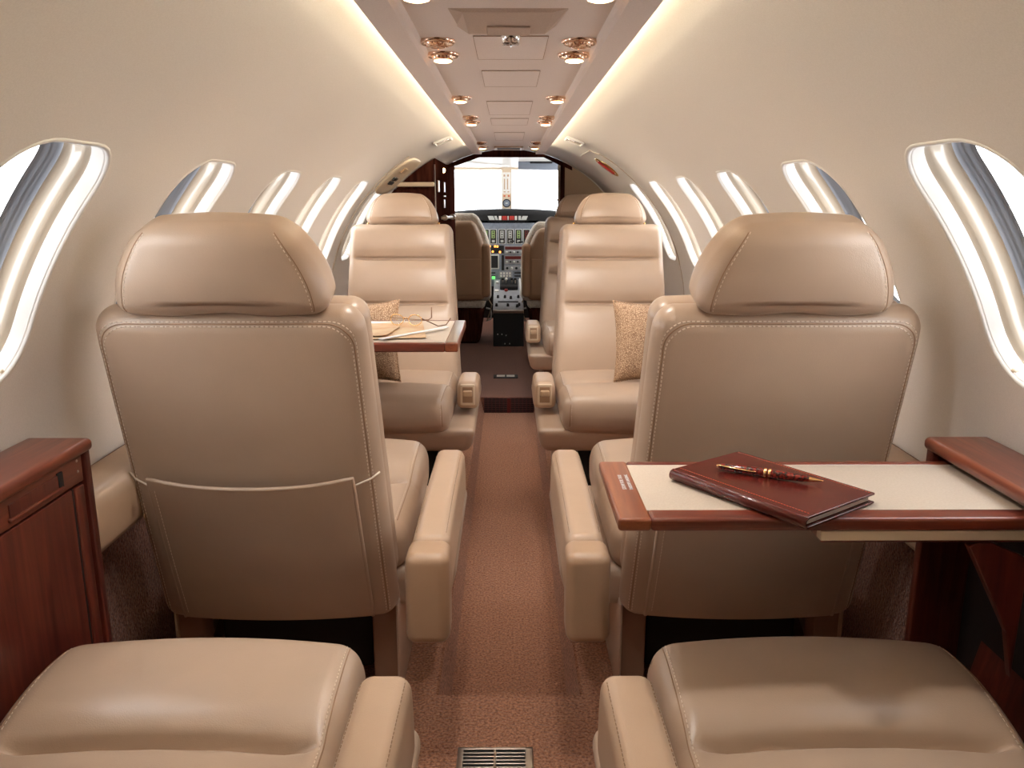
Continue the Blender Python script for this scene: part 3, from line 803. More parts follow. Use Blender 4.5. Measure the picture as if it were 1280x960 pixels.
# door: frame + upper rail with recess + inset panel
rail = link('door_rail', loc(box_me((-0.806,CY0+0.03,0.795),(-0.786,CY1-0.026,0.847),0.003)), 'woody', t)
link('door', loc(box_me((-0.808,CY0+0.03,FLOOR+0.07),(-0.790,CY1-0.026,0.790),0.003)), 'wood', t)
link('door_stile', loc(box_me((-0.806,CY1-0.058,FLOOR+0.07),(-0.786,CY1-0.028,0.790),0.003)), 'wood', t)
link('groove', loc(box_me((-0.800,CY1-0.064,FLOOR+0.07),(-0.7895,CY1-0.0585,0.790),0.0005)), 'black', t)
pl = link('pull_recess', loc(rbox_me((0.004,0.145,0.024),0.0018,3,(1,1,1),None,(-0.7855,1.255,0.822))), 'wood', t)
link('pull_lip', loc(rbox_me((0.008,0.155,0.007),0.003,3,(1,2,1),None,(-0.7845,1.255,0.808))), 'woody', t)
link('pull_end', loc(rbox_me((0.005,0.016,0.030),0.0022,3,(1,2,1),None,(-0.7845,1.328,0.822))), 'black', t)
for (yy, zz) in ((1.310,0.820),(1.388,0.818),(1.388,0.838)):
    o = link('screw', lathe_me([(0,0.0012),(0.0022,0.001),(0.003,0.0)], 10, 'x'), 'steel', t); o.location = (-0.7855+0.84, yy-1.07, zz-FLOOR)
# right: open cabinet from which the table has been pulled
t = thing('side_cabinet', 'open mahogany cabinet against the right wall, holding the pulled-out table', 'cabinet', (0.84, 1.07, FLOOR))
o_ = (0.84,1.07,FLOOR)
link('cabinet_top', loc(curved_top(1), o_), 'woody', t)
link('front_panel', loc(box_me((CX,CY1-0.020,FLOOR),(0.885,CY1,CZ-0.02),0.004), o_), 'wood', t)
link('rear_panel', loc(box_me((CX,CY0,FLOOR),(0.885,1.025,CZ-0.07),0.004), o_), 'wood', t)
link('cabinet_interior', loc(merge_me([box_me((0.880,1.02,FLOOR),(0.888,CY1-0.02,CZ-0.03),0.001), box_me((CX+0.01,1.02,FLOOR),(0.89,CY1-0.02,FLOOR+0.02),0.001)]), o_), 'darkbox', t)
me = prism_me([(0.80,FLOOR+0.02),(0.88,FLOOR+0.02),(0.88,0.50)], 1.04, CY1-0.09, 'y')
link('sloped_panel', loc(me, o_), 'wood', t, False)
me = prism_me([(0.700,0.786),(0.712,0.792),(0.735,0.792),(0.795,0.765),(0.795,0.56),(0.778,0.64)], 1.128, 1.143, 'y', 0.002)
link('support_arm', loc(me, o_), 'wood', t, False)

# ------------------------------------------------------------------ tables
def table(name, label, x_in, x_out, y0, y1, z, s, th=0.030, b=(0.055,0.028)):
    """x_in = aisle end; s side of cabin; b = end border, side border"""
    lo, hi = min(x_in,x_out), max(x_in,x_out); cx, cy = (lo+hi)/2, (y0+y1)/2
    t = thing(name, label, 'table', (cx, cy, z-th), 0, 'folding tables')
    def L_(me): return loc(me, (cx,cy,z-th))
    e0, e1 = (lo, lo+b[0]) if s > 0 else (hi-b[0], hi)
    link('end_border', L_(box_me((e0,y0,z-th),(e1,y1,z),0.006,3)), 'woodo', t)
    f0, f1 = (lo+b[0]*0.98, hi) if s > 0 else (lo, hi-b[0]*0.98)
    link('side_border', L_(box_me((f0,y0,z-th),(f1,y0+b[1],z),0.006,3)), 'woodx', t)
    link('side_border', L_(box_me((f0,y1-b[1]*0.5,z-th),(f1,y1,z),0.006,3)), 'woodx', t)
    link('inlay', L_(box_me((f0-0.002,y0+b[1]*0.95,z-th+0.004),(f1,y1-b[1]*0.47,z-0.0015),0.0008)), 'inlay', t)
    return t, L_
TZ = 0.838
t, L_ = table('folding_table', 'wooden pull-out table on the right carrying a notebook and pen', 0.163, 0.80, 1.113, 1.385, TZ, 1, 0.021, (0.050, 0.040))
link('slide_rail', L_(box_me((0.468,1.118,TZ-0.038),(0.86,1.135,TZ-0.022),0.002)), 'slide', t)
link('under_leaf', L_(box_me((0.472,1.125,TZ-0.044),(0.86,1.375,TZ-0.022),0.002)), 'wood', t)
def text_me(s, size, depth=0.0003):
    cu = bpy.data.curves.new('t', 'FONT'); cu.body = s; cu.size = size; cu.extrude = depth; cu.align_x = 'CENTER'; cu.align_y = 'CENTER'; cu.resolution_u = 2
    ob = bpy.data.objects.new('t', cu); COL.objects.link(ob); bpy.context.view_layer.update()
    me = bpy.data.meshes.new_from_object(ob.evaluated_get(bpy.context.evaluated_depsgraph_get()))
    bpy.data.objects.remove(ob); return me
for k_, tx in enumerate(('STOW FOR TAXI', 'TAKEOFF LANDING')):
    me = text_me(tx, 0.0092 if k_ == 0 else 0.0082); me.transform(Matrix.Rotation(PI/2, 4, 'Z')); me.transform(Matrix.Translation((0.190+0.011*k_, 1.272, TZ+0.0004)))
    link('placard_text', L_(me), 'paperw', t, False)
TZ2 = 0.83
t, L_ = table('folding_table', 'wooden table on the left carrying eyeglasses and printed papers', -0.172, -0.84, 2.66, 3.19, TZ2, -1, 0.032, (0.045, 0.022))
link('edge_strip', L_(box_me((-0.212,2.675,TZ2-0.001),(-0.176,3.175,TZ2+0.0012),0.0005)), 'steel', t)
link('table_support', L_(merge_me([box_me((-0.86,2.75,TZ2-0.06),(-0.60,2.78,TZ2-0.03)), box_me((-0.86,3.08,TZ2-0.06),(-0.60,3.11,TZ2-0.03)), box_me((-0.90,2.70,TZ2-0.10),(-0.83,3.16,TZ2-0.03))])), 'wood', t)

# notebook: spine along local x, pages open towards +y
nb = thing('notebook', 'glossy dark red leather notebook lying on the right table', 'notebook', (0.4215, 1.2275, TZ+0.0004), math.radians(-54.3))
NL, NW, NT = 0.262, 0.176, 0.019
def covf(x, y, z):
    # ends of the covers stay square, slight sag of the top
    return (x, y, z)
top = rbox_me((NL, NW, 0.0042), 0.0018, 3, (8,6,1), lambda x,y,z: (x, y, z-0.0012*(y/NW+0.5)**2), (0, 0.001, NT-0.0021))
bot = rbox_me((NL, NW, 0.0036), 0.0016, 3, (4,4,1), None, (0, 0.001, 0.0018))
link('cover', merge_me([top, bot]), 'book', nb)
prof = []
for i in range(13):
    a = PI/2+PI*i/12; prof.append((-NW/2+0.006+0.0095*math.cos(a)*1.1, NT/2+NT/2*math.sin(a)))
for i in range(12, -1, -1):
    a = PI/2+PI*i/12; prof.append((-NW/2+0.006+0.0062*math.cos(a)*1.1, NT/2+(NT/2-0.0035)*math.sin(a)))
link('spine', prism_me(prof, -NL/2, NL/2, 'x'), 'book', nb)
link('pages', rbox_me((NL-0.012, NW-0.012, NT-0.0085), 0.001, 2, (1,1,1), None, (0, 0.0, NT/2)), 'paper', nb)
link('stitching', merge_me([stitch_me([(-NL/2+0.006, -NW/2+0.016, NT+0.0001), (NL/2-0.006, -NW/2+0.016, NT+0.0001)], 0.0005, 0.003, 0.002),
      stitch_me([(-NL/2+0.004, NW/2-0.006, NT-0.0010), (NL/2-0.004, NW/2-0.006, NT-0.0010)], 0.0004, 0.003, 0.002)]), 'orange', nb, False)
pn = thing('pen', 'marbled dark red and gold ballpoint pen lying on the notebook', 'pen', (0.4215, 1.2415, TZ+0.0004+NT+0.0001), math.radians(-27))
PR = 0.0068
def pen_me(prof, seg=24):
    me = lathe_me(prof, seg, 'x'); me.transform(Matrix.Translation((0,0,PR+0.0004))); return me
link('barrel', pen_me([(0.0,-0.078),(0.0044,-0.077),(0.0058,-0.072),(0.0070,-0.040),(0.0073,-0.006),(0.0073,0.008),(0.0068,0.030),(0.0055,0.055),(0.0042,0.066)]), 'pen', pn)
link('tip', pen_me([(0.0042,0.066),(0.0036,0.070),(0.0014,0.084),(0.0008,0.087),(0.0,0.088)]), 'gold', pn)
link('band', merge_me([pen_me([(0.0,-0.004),(0.0077,-0.004),(0.0079,-0.002),(0.0077,0.0),(0.0,0.0)]), pen_me([(0.0,0.003),(0.0077,0.003),(0.0079,0.005),(0.0077,0.007),(0.0,0.007)])]), 'gold', pn)
link('clip', merge_me([tube_me([(-0.078,0,PR),(-0.0795,-0.003,PR+0.004),(-0.074,-0.0068,PR+0.004),(-0.05,-0.0080,PR+0.003),(-0.022,-0.0078,PR+0.002),(-0.016,-0.0072,PR+0.002)], 0.0011, 8), pen_me([(0.0,-0.081),(0.003,-0.081),(0.0035,-0.078),(0.003,-0.076)])]), 'gold', pn)

# papers, white strip and eyeglasses on the left table -----------
pp = thing('printed_map', 'folded cream and orange printed sheet on the left table', 'paper', (-0.50, 2.90, TZ2+0.0012), math.radians(8))
me = rbox_me((0.38,0.36,0.0022), 0.001, 2, (10,10,1), lambda x,y,z: (x, y, z+0.003*abs(math.sin(x*12))*(0.5+y)), (0,0,0.0015))
link('sheet', me, 'paperm', pp)
link('folded_leaf', rbox_me((0.22,0.20,0.0016), 0.0007, 2, (6,6,1), lambda x,y,z: (x+0.25*y, y, z+0.003*abs(math.sin(x*12))), (-0.02,-0.05,0.0065)), 'paperm', pp)
pp = thing('white_sheet', 'white sheet lying at the back of the left table, under the printed sheet', 'paper', (-0.60, 3.05, TZ2+0.0002), math.radians(-15))
link('sheet', rbox_me((0.30,0.21,0.001), 0.0004, 2, (1,1,1), None, (0,0,0.0005)), 'paperw', pp)
pp = thing('paper_strip', 'narrow pale folded strip slanting across the left table towards the aisle', 'paper', (-0.335, 2.83, TZ2+0.0075), math.radians(52))
link('sheet', rbox_me((0.34,0.020,0.003), 0.001, 2, (4,1,1), lambda x,y,z: (x, y, z), (0,0,0.0)), 'paperw', pp)
gl = thing('eyeglasses', 'thin wire eyeglasses with open arms lying on the printed sheet', 'eyeglasses', (-0.385, 2.97, TZ2+0.010), math.radians(-14))
for sx, nm in ((-1,0), (1,0)):
    pts = [(sx*0.036+0.026*math.cos(2*PI*i/28), 0.004*math.cos(4*PI*i/28), 0.024+0.020*math.sin(2*PI*i/28)) for i in range(28)]
    rim = link('rim', tube_me(pts, 0.0016, 6, True), 'gold', gl)
    vs = [(sx*0.036, 0, 0.024)]+[(sx*0.036+0.025*math.cos(2*PI*i/28), 0.0035*math.cos(4*PI*i/28), 0.024+0.019*math.sin(2*PI*i/28)) for i in range(28)]
    link('lens', mesh_from(vs, [(0, 1+i, 1+(i+1) % 28) for i in range(28)]), 'lensglass', rim)
link('bridge', tube_me([(-0.011,0,0.028),(-0.005,-0.002,0.032),(0.005,-0.002,0.032),(0.011,0,0.028)], 0.0012, 6), 'gold', gl)
link('nose_pad', merge_me([rbox_me((0.004,0.006,0.009),0.0018,2,(1,1,1),None,(sx*0.010,0.006,0.018)) for sx in (-1,1)]), 'white', gl)
link('temple', tube_me([(0.063,0,0.030),(0.080,0.0,0.024),(0.130,-0.010,0.006),(0.160,-0.006,0.012),(0.176,0.0,0.036)], 0.0022, 6), 'temple', gl)
link('temple', tube_me([(-0.063,0,0.030),(-0.055,0.05,0.022),(0.0,0.10,0.010),(0.052,0.105,0.010),(0.066,0.10,0.020),(0.067,0.10,0.060)], 0.0022, 6), 'temple', gl)

# pillows ---------------------------------------------------------
def pillow(label, loc_, rot, w, h, th):
    t = thing('throw_pillow', label, 'pillow', loc_, 0, 'woven pillows'); t.rotation_euler = rot
    N = 26; vs = []; fs = []
    for sgn in (1, -1):
        for i in range(N+1):
            for j in range(N+1):
                u, v = 2*i/N-1, 2*j/N-1
                f = max(0, (1-u**4)*(1-v**4))**0.55
                pin = 1-0.10*(1-abs(v)**2.2)*abs(u)**3; pin2 = 1-0.10*(1-abs(u)**2.2)*abs(v)**3
                wr = 0.003*math.sin(9*u+4*v)*f
                vs.append((u*w/2*pin, sgn*(th/2*f+wr*0.5), h/2+v*h/2*pin2))
    n1 = (N+1)**2
    for k_ in (0, 1):
        for i in range(N):
            for j in range(N):
                a = k_*n1+i*(N+1)+j; q_ = (a, a+N+1, a+N+2, a+1); fs.append(q_ if k_ else tuple(reversed(q_)))
    me = mesh_from(vs, fs); bm = bmesh.new(); bm.from_mesh(me); bmesh.ops.remove_doubles(bm, verts=bm.verts, dist=1e-5); bm.to_mesh(me); bm.free()
    link('cover', me, 'pillow', t)
    pts = []
    E_ = [(-1+2*i/20, -1) for i in range(20)]+[(1, -1+2*i/20) for i in range(20)]+[(1-2*i/20, 1) for i in range(20)]+[(-1, 1-2*i/20) for i in range(20)]
    for (u, v) in E_:
        pin = 1-0.10*(1-abs(v)**2.2)*abs(u)**3; pin2 = 1-0.10*(1-abs(u)**2.2)*abs(v)**3
        pts.append((u*w/2*pin, 0, h/2+v*h/2*pin2))
    link('piping', tube_me(pts, 0.0035, 6, True), 'pillow', t)
pillow('woven brown pillow leaning on the right seat that faces the camera', (0.585, 3.27, 0.555), (math.radians(-13), math.radians(3), math.radians(14)), 0.31, 0.34, 0.11)
pillow('woven brown pillow on the left facing seat, half hidden by the table', (-0.600, 3.27, 0.555), (math.radians(-13), math.radians(-4), math.radians(-12)), 0.31, 0.34, 0.11)

# floor grilles ---------------------------------------------------
t = thing('floor_vent', 'chrome slotted air vent set in the carpet at the bottom of the picture', 'floor vent', (-0.031, 1.49, FLOOR))
bw, bd = 0.168, 0.15
fr = [box_me((-bw/2,-bd/2,-0.002),(bw/2,-bd/2+0.010,0.006),0.002), box_me((-bw/2,bd/2-0.008,-0.002),(bw/2,bd/2,0.006),0.002), box_me((-bw/2,-bd/2,-0.002),(-bw/2+0.014,bd/2,0.006),0.002), box_me((bw/2-0.018,-bd/2,-0.002),(bw/2,bd/2,0.006),0.002), box_me((-0.004,-bd/2,-0.001),(0.003,bd/2,0.0055),0.002)]
link('vent_frame', merge_me(fr), 'steel', t)
for i in range(11):
    yy = bd/2-0.018-i*0.0115
    box('vent_bar', (-bw/2+0.012,yy-0.002,0.0), (bw/2-0.016,yy+0.002,0.005), 'steel', t, 0.0015)
box('vent_well', (-bw/2+0.002,-bd/2+0.002,-0.004), (bw/2-0.002,bd/2-0.002,0.0012), 'black', t, 0.0005)
t = thing('step_grille', 'dark grid air grille in the step at the far end of the aisle', 'grille', (0, YE-0.004, 0.002))
box('grille_back', (-0.155,0.0,0.0), (0.155,0.003,0.094), 'black', t, 0.0005)
mes = [box_me((-0.156+i*0.024,-0.006,0.0),(-0.1535+i*0.024,0.001,0.094),0.0008) for i in range(14)]
link('grille_bars', merge_me(mes), 'redd', t)
mes = [box_me((-0.156,-0.004,0.008+i*0.012),(0.156,0.001,0.0098+i*0.012),0.0006) for i in range(8)]+[box_me((-0.010,-0.008,0.0),(0.010,0.001,0.096),0.001)]
link('grille_slats', merge_me(mes), 'redd', t)
t = thing('step_marker', 'small black strip with two pale lit marks on the raised floor before the cockpit', 'marker', (-0.022, 5.44, FLOOR))
box('base', (-0.085,-0.05,-0.001), (0.085,0.05,0.006), 'black', t, 0.002)
for sx in (-1, 1): box('mark', (0.006 if sx > 0 else -0.062,-0.025,0.005), (0.062 if sx > 0 else -0.006,0.025,0.009), 'paper', t, 0.001)

# ------------------------------------------------------------------ galley, partition, header
PY = 5.75
GX = -0.425
ths = [math.degrees(math.acos(min(1,0.425/(R0-0.004))))]
def arcpts(x0, x1, n=12, r=R0-0.004):
    out = []
    for i in range(n+1):
        x = x0+(x1-x0)*i/n; out.append((x, ZC+math.sqrt(max(r*r-x*x, 0))))
    return out
t = thing('galley_cabinet', 'tall dark mahogany cabinet on the left at the cockpit entrance', 'cabinet', (-0.65, 4.80, FLOOR))
def Lg(me): return loc(me, (-0.65,4.80,FLOOR))
poly = [(GX,FLOOR)]+arcpts(GX, -0.885)+[(-0.885,FLOOR)]
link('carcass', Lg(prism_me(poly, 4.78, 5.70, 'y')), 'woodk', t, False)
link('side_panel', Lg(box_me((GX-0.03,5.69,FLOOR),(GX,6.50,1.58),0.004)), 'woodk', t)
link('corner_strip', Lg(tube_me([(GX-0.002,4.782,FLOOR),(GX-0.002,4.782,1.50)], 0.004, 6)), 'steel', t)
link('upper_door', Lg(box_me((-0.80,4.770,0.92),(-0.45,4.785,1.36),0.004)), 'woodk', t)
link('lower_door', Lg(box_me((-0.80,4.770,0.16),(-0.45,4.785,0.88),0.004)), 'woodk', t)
link('work_top', Lg(box_me((-0.82,4.74,1.375),(-0.43,4.785,1.40),0.006)), 'cream', t)
for (y0, y1, z0, z1) in ((4.93,5.02,1.347,1.415),(5.36,5.46,1.350,1.413),(5.34,5.50,1.320,1.329),(5.34,5.44,1.249,1.303)):
    link('latch_plate', Lg(box_me((GX-0.001,y0,z0),(GX+0.005,y1,z1),0.002)), 'tan', t)
o = link('indicator_lamp', lathe_me([(0.0,0.014),(0.012,0.010),(0.016,0.0)], 16, 'x'), 'lens', t); o.location = (GX+0.65, 5.38-4.80, 1.487-FLOOR)
link('door_bolt', merge_me([Lg(tube_me([(GX+0.002,5.12,1.19),(GX+0.018,5.12,1.19),(GX+0.018,5.95,1.18)], 0.010, 10)), Lg(tube_me([(GX+0.018,5.85,1.182),(GX+0.018,5.99,1.18)], 0.020, 12)), Lg(tube_me([(GX+0.018,5.18,1.19),(GX+0.018,5.26,1.19)], 0.017, 12))]), 'cream', t)
# right partition
poly = [(0.385,FLOOR)]+[(0.385, 1.56)]+arcpts(0.42, 0.90)+[(0.90,FLOOR)]
o = prism('partition', poly, PY, PY+0.03, 'y', 'fabric'); tag(o, 'beige fabric partition on the right of the cockpit opening', 'partition')
link_ = prism('opening_trim', [(0.362,FLOOR),(0.390,FLOOR),(0.390,1.57),(0.362,1.54)], PY-0.008, PY+0.04, 'y', 'woodk')
tag(link_, 'narrow dark wood post on the right edge of the cockpit opening', 'post')
# header ring over the opening
poly = [(-0.44,1.52),(-0.425,1.52),(-0.36,1.535),(-0.205,1.590),(0.245,1.590),(0.362,1.535),(0.44,1.50)]+arcpts(0.44, -0.44, 16)
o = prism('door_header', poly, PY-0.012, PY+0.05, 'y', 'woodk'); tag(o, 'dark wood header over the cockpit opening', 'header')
# white edge of the cabin liner at the front
for s, nm in ((1,'trim_8'),):
    struct(arc_tube(nm, s, PY-0.01, 0, 66, 0.006, 'lip'))
# curtains beside the opening
def curtain(x, y0, y1, lab):
    t = thing('curtain', lab, 'curtain', (x, (y0+y1)/2, FLOOR+0.02), 0, 'cockpit curtains')
    vs = []; fs = []; N = 40; K = 14
    for j in range(K+1):
        z = 1.43*j/K; pinch = 1-0.45*math.exp(-((z-1.18)/0.12)**2)
        for i in range(N+1):
            f = i/N; yy = (f-0.5)*(y1-y0)*pinch; xx = 0.016*math.sin(f*PI*9)+0.004*math.sin(f*31)
            vs.append((xx, yy, z))
    for j in range(K):
        for i in range(N): a = j*(N+1)+i; fs.append((a, a+1, a+N+2, a+N+1))
    o = link('cloth', mesh_from(vs, fs), 'curtain', t); md = o.modifiers.new('th', 'SOLIDIFY'); md.thickness = 0.002
    link('tie_band', tube_me([(0.03*math.cos(a*PI/8), (y1-y0)*0.30*math.sin(a*PI/8), 1.18) for a in range(16)], 0.006, 6, True), 'tan', t)
curtain(0.375, 5.84, 6.10, 'beige gathered curtain at the right side of the cockpit opening')

# ------------------------------------------------------------------ cockpit
def cbox(nm, lo, hi, mat, b=0.003): return struct(box(nm, lo, hi, mat, None, b))
WY = 8.0
struct(link('ceiling_cockpit', quadmesh([[(-0.8,PY+0.04,1.665),(0.8,PY+0.04,1.665),(0.75,7.0,1.655),(-0.75,7.0,1.655)],[(-0.75,7.0,1.655),(0.75,7.0,1.655),(0.70,WY,1.605),(-0.70,WY,1.605)],[(-0.9,WY-0.0,1.605),(0.9,WY-0.0,1.605),(0.9,WY,1.72),(-0.9,WY,1.72)]]), 'white', None, False))
# headliner ribs
o = tube('headliner_rib', [(-0.62,6.9,1.655),(-0.3,7.4,1.632),(0.0,7.75,1.615)], 0.014, 'white'); tag(o, 'pale ridge running across the cockpit headliner on the left', 'headliner ridge')
# side walls of the cockpit with side windows
for s in (-1, 1):
    nm = 'wall_cockpit_left' if s < 0 else 'wall_cockpit_right'
    Q = []
    def sw(x0, y0, x1, y1, z0, z1): Q.append([(s*x0,y0,z0),(s*x1,y1,z0),(s*x1,y1,z1),(s*x0,y0,z1)])
    sw(0.80,PY+0.04,0.68,8.3,0.05,1.20); sw(0.80,PY+0.04,0.68,8.3,1.56,1.72); sw(0.80,PY+0.04,0.77,6.7,1.20,1.56); sw(0.70,7.75,0.68,8.3,1.20,1.56)
    struct(link(nm, quadmesh(Q), 'tan', None, False))
# windshield frame: centre post, sill, side posts
post = struct(prism('trim_9', [(-0.070,1.19),(0.030,1.19),(0.030,1.62),(-0.070,1.62)], WY-0.02, WY+0.04, 'y', 'cream', bevel=0.004))
for s, nm in ((-1,'trim_10'),(1,'trim_11')):
    struct(prism(nm, [(s*0.60,1.10),(s*0.75,1.10),(s*0.75,1.65),(s*0.60,1.62)], WY-0.03, WY+0.04, 'y', 'tan'))
for i, (x0, x1) in enumerate(((-0.60,-0.06),(0.02,0.60))):
    w_ = bpy.data.objects.new('window_%d' % (wn+1+i), None); COL.objects.link(w_); w_['kind'] = 'structure'; w_.location = ((x0+x1)/2, WY+0.01, 1.20)
    link('window_pane', box_me((x0-(x0+x1)/2,0.0,-0.05),(x1-(x0+x1)/2,0.008,0.42),0.001), 'glass', w_)
    link('window_gasket', merge_me([box_me((x0-(x0+x1)/2,-0.012,0.385),(x1-(x0+x1)/2,0.010,0.405),0.003)]), 'cream', w_)
struct(box('wall_nose', (-0.8, 8.30, 0.05), (0.8, 8.34, 1.17), 'blackm'))
# items on the centre post
t = thing('post_placard', 'tall pale checklist panel with small marks on the windshield post', 'placard', (-0.020, WY-0.022, 1.36))
box('plate', (-0.040,-0.006,0.0), (0.040,0.001,0.20), 'white', t, 0.002)
for (a, b, c_, d) in ((-0.026,-0.016,0.04,0.14),(0.004,0.014,0.04,0.14),(-0.030,-0.014,0.16,0.18),(0.006,0.022,0.16,0.18),(-0.030,-0.010,0.012,0.022),(0.008,0.026,0.012,0.022)):
    box('mark', (a,-0.008,c_), (b,-0.005,d), 'tan', t, 0.001)
for sx in (-1, 1): box('warning_mark', (sx*0.018-0.012,-0.009,-0.030), (sx*0.018+0.012,-0.004,-0.014), 'orange', t, 0.001)
t = thing('compass', 'round black compass hanging at the foot of the windshield post', 'compass', (-0.020, WY-0.055, 1.270))
link('case', lathe_me([(0.0,0.02),(0.030,0.02),(0.038,0.01),(0.040,-0.012),(0.034,-0.020),(0.030,-0.014)], 32, 'y'), 'black', t)
link('dial', lathe_me([(0.031,-0.013),(0.0,-0.013)], 24, 'y'), 'panel', t)
link('card', box_me((-0.012,-0.017,-0.006),(0.012,-0.012,0.006),0.002), 'scale', t)
link('bracket', box_me((-0.012,0.0,0.02),(0.012,0.03,0.075),0.003), 'cream', t)
# sun visor
t = thing('sun_visor', 'smoked blue-grey sun visor folded down at the right of the windshield', 'sun visor', (0.27, 7.40, 1.60))
me = rbox_me((0.37,0.010,0.075), 0.004, 2, (6,1,2), lambda x,y,z: (x, y+0.1*z, z+0.025*(-x)), (0,0,0.0))
link('visor_blade', me, 'visor', t)
link('visor_rod', tube_me([(-0.19,0,0.040),(0.19,0,0.034)], 0.006, 8), 'black', t)
link('visor_clip', box_me((-0.08,-0.012,0.018),(0.12,0.012,0.040),0.004), 'black', t)

# glareshield and annunciator row
t = thing('glareshield', 'black curved glareshield below the windshield', 'glareshield', (0, 7.3, 1.05))
def gf(x, y, z): return (x, y, z-0.045*(x/0.7)**2*(1 if z > 0.05 else 0.25))
link('hood', rbox_me((1.30,0.62,0.17), 0.05, 5, (24,4,4), gf, (0,0.33,0.085)), 'blackm', t)
t = thing('annunciator_panel', 'strip of small white and red warning lights on the black glareshield', 'warning lights', (-0.006, 7.318, 1.143))
vs = [(-0.20,-0.008,0.032),(0.20,-0.008,0.032),(0.165,-0.008,-0.032),(-0.165,-0.008,-0.032),(-0.20,0.01,0.032),(0.20,0.01,0.032),(0.165,0.01,-0.032),(-0.165,0.01,-0.032)]
link('plate', mesh_from(vs, [(0,3,2,1),(0,1,5,4),(1,2,6,5),(2,3,7,6),(3,0,4,7)]), 'black', t, False)
for (x0, x1, mt) in ((-0.175,-0.125,'scale'),(-0.118,-0.095,'scale'),(-0.083,-0.060,'white'),(-0.053,-0.010,'red'),(-0.004,0.004,'white'),(0.012,0.055,'red'),(0.060,0.080,'white'),(0.092,0.115,'scale'),(0.122,0.170,'scale')):
    sk = 0.012 if abs(x0) > 0.11 else 0.0
    me = rbox_me((x1-x0,0.006,0.036), 0.002, 2, (1,1,1), lambda x,y,z: (x+(sk if x < 0 else -sk)*(-z)/0.03, y, z), ((x0+x1)/2,-0.011,0))
    link('caption_light', me, mt, t)

# instrument panel (plane y = 7.30)
IPY = 7.32
def ux(u): return (u-637.0)*0.00723
def vz(v): return 1.056-(v-285.0)*0.00714
ip = thing('instrument_panel', 'grey instrument panel with gauges, screen and radios beyond the pilot seats', 'instrument panel', (0, IPY, 0.55))
def ipb(nm, u0, v0, u1, v1, mat, d=0.004, b=0.002, par=None):
    lo = (ux(u0), -d, vz(v1)-0.55); hi = (ux(u1), 0.003, vz(v0)-0.55)
    return link(nm, box_me(lo, hi, b), mat, par or ip)
link('board', box_me((-0.70,0.0,-0.02),(0.70,0.05,0.58),0.01), 'panel', ip)
for i, (u, c1) in enumerate(((608.5,'greend'),(617.8,'greend'),(628.6,'scale'),(638.8,'scale'),(649.3,'greend'),(659.2,'redd'),(669.5,'scale'))):
    g = ipb('strip_gauge', u-4.3, 286.5, u+4.3, 305.0, 'scale', 0.004, 0.004)
    ipb('gauge_face', u-3.7, 287.1, u+3.7, 304.4, 'black', 0.0055, 0.004, g)
    ipb('gauge_scale', u-2.2, 288.5, u+2.0, 298.0, c1, 0.007, 0.002, g)
    for j in range(3): ipb('gauge_mark', u-1.0, 289.5+j*3, u+1.0, 290.8+j*3, 'black', 0.009, 0.001, g)
    ipb('gauge_window', u-1.8, 300.0, u+1.8, 303.0, 'scale', 0.007, 0.001, g)
ipb('switch_plate', 611.5, 307.0, 631.0, 316.5, 'black', 0.004)
for (u, v) in ((613.5,308.0),(619.8,308.0),(622.8,308.2),(617.0,314.5),(626.0,315.0)): ipb('amber_light', u-1.2, v-1.2, u+1.2, v+1.2, 'amber', 0.010, 0.003)
s_ = ipb('display_bezel', 611.0, 318.0, 625.0, 336.5, 'scale', 0.006, 0.004); ipb('screen', 612.6, 319.6, 623.4, 335.0, 'black', 0.009, 0.002, s_)
ipb('lever_slot', 628.0, 319.0, 631.0, 338.0, 'black', 0.005)
for k_, v in enumerate((308.2, 320.2)):
    r_ = ipb('radio_unit', 631.8, v-0.8, 656.5, v+10.0, 'panell', 0.005, 0.003)
    ipb('radio_display', 632.3, v, 656.0, v+3.8, 'redd', 0.008, 0.001, r_)
    for j in range(5):
        o = link('radio_knob', lathe_me([(0,-0.022),(0.007,-0.020),(0.009,0.0)], 14, 'y'), 'scale' if j % 2 == 0 else 'black', r_); o.location = (ux(634.5+j*4.6), -0.004, vz(v+7.0)-0.55)
r_ = ipb('radio_unit', 631.8, 332.0, 656.5, 338.5, 'panell', 0.005, 0.003)
for j in range(4):
    o = link('radio_knob', lathe_me([(0,-0.020),(0.010,-0.018),(0.012,0.0)], 14, 'y'), ('black','scale','black','scale')[j], r_); o.location = (ux(635.0+j*5.8), -0.004, vz(335.3)-0.55)
for v in (340.5, 344.5): ipb('label_slot', 613.0, v, 620.0, v+1.6, 'black', 0.005, 0.001); ipb('label_slot', 644.0, v, 655.5, v+1.6, 'black', 0.005, 0.001)
r_ = ipb('key_row', 624.5, 339.5, 641.5, 347.5, 'panell', 0.006, 0.003)
for j in range(4):
    for k_ in range(2): ipb('key', 626.3+j*3.7, 340.6+k_*3.4, 628.3+j*3.7, 343.0+k_*3.4, 'white', 0.010, 0.001, r_)
for u, v in ((641.0,301.5),(652.0,302.5)): ipb('toggle', u-3, v-1.0, u+3, v+1.0, 'black', 0.008, 0.002)

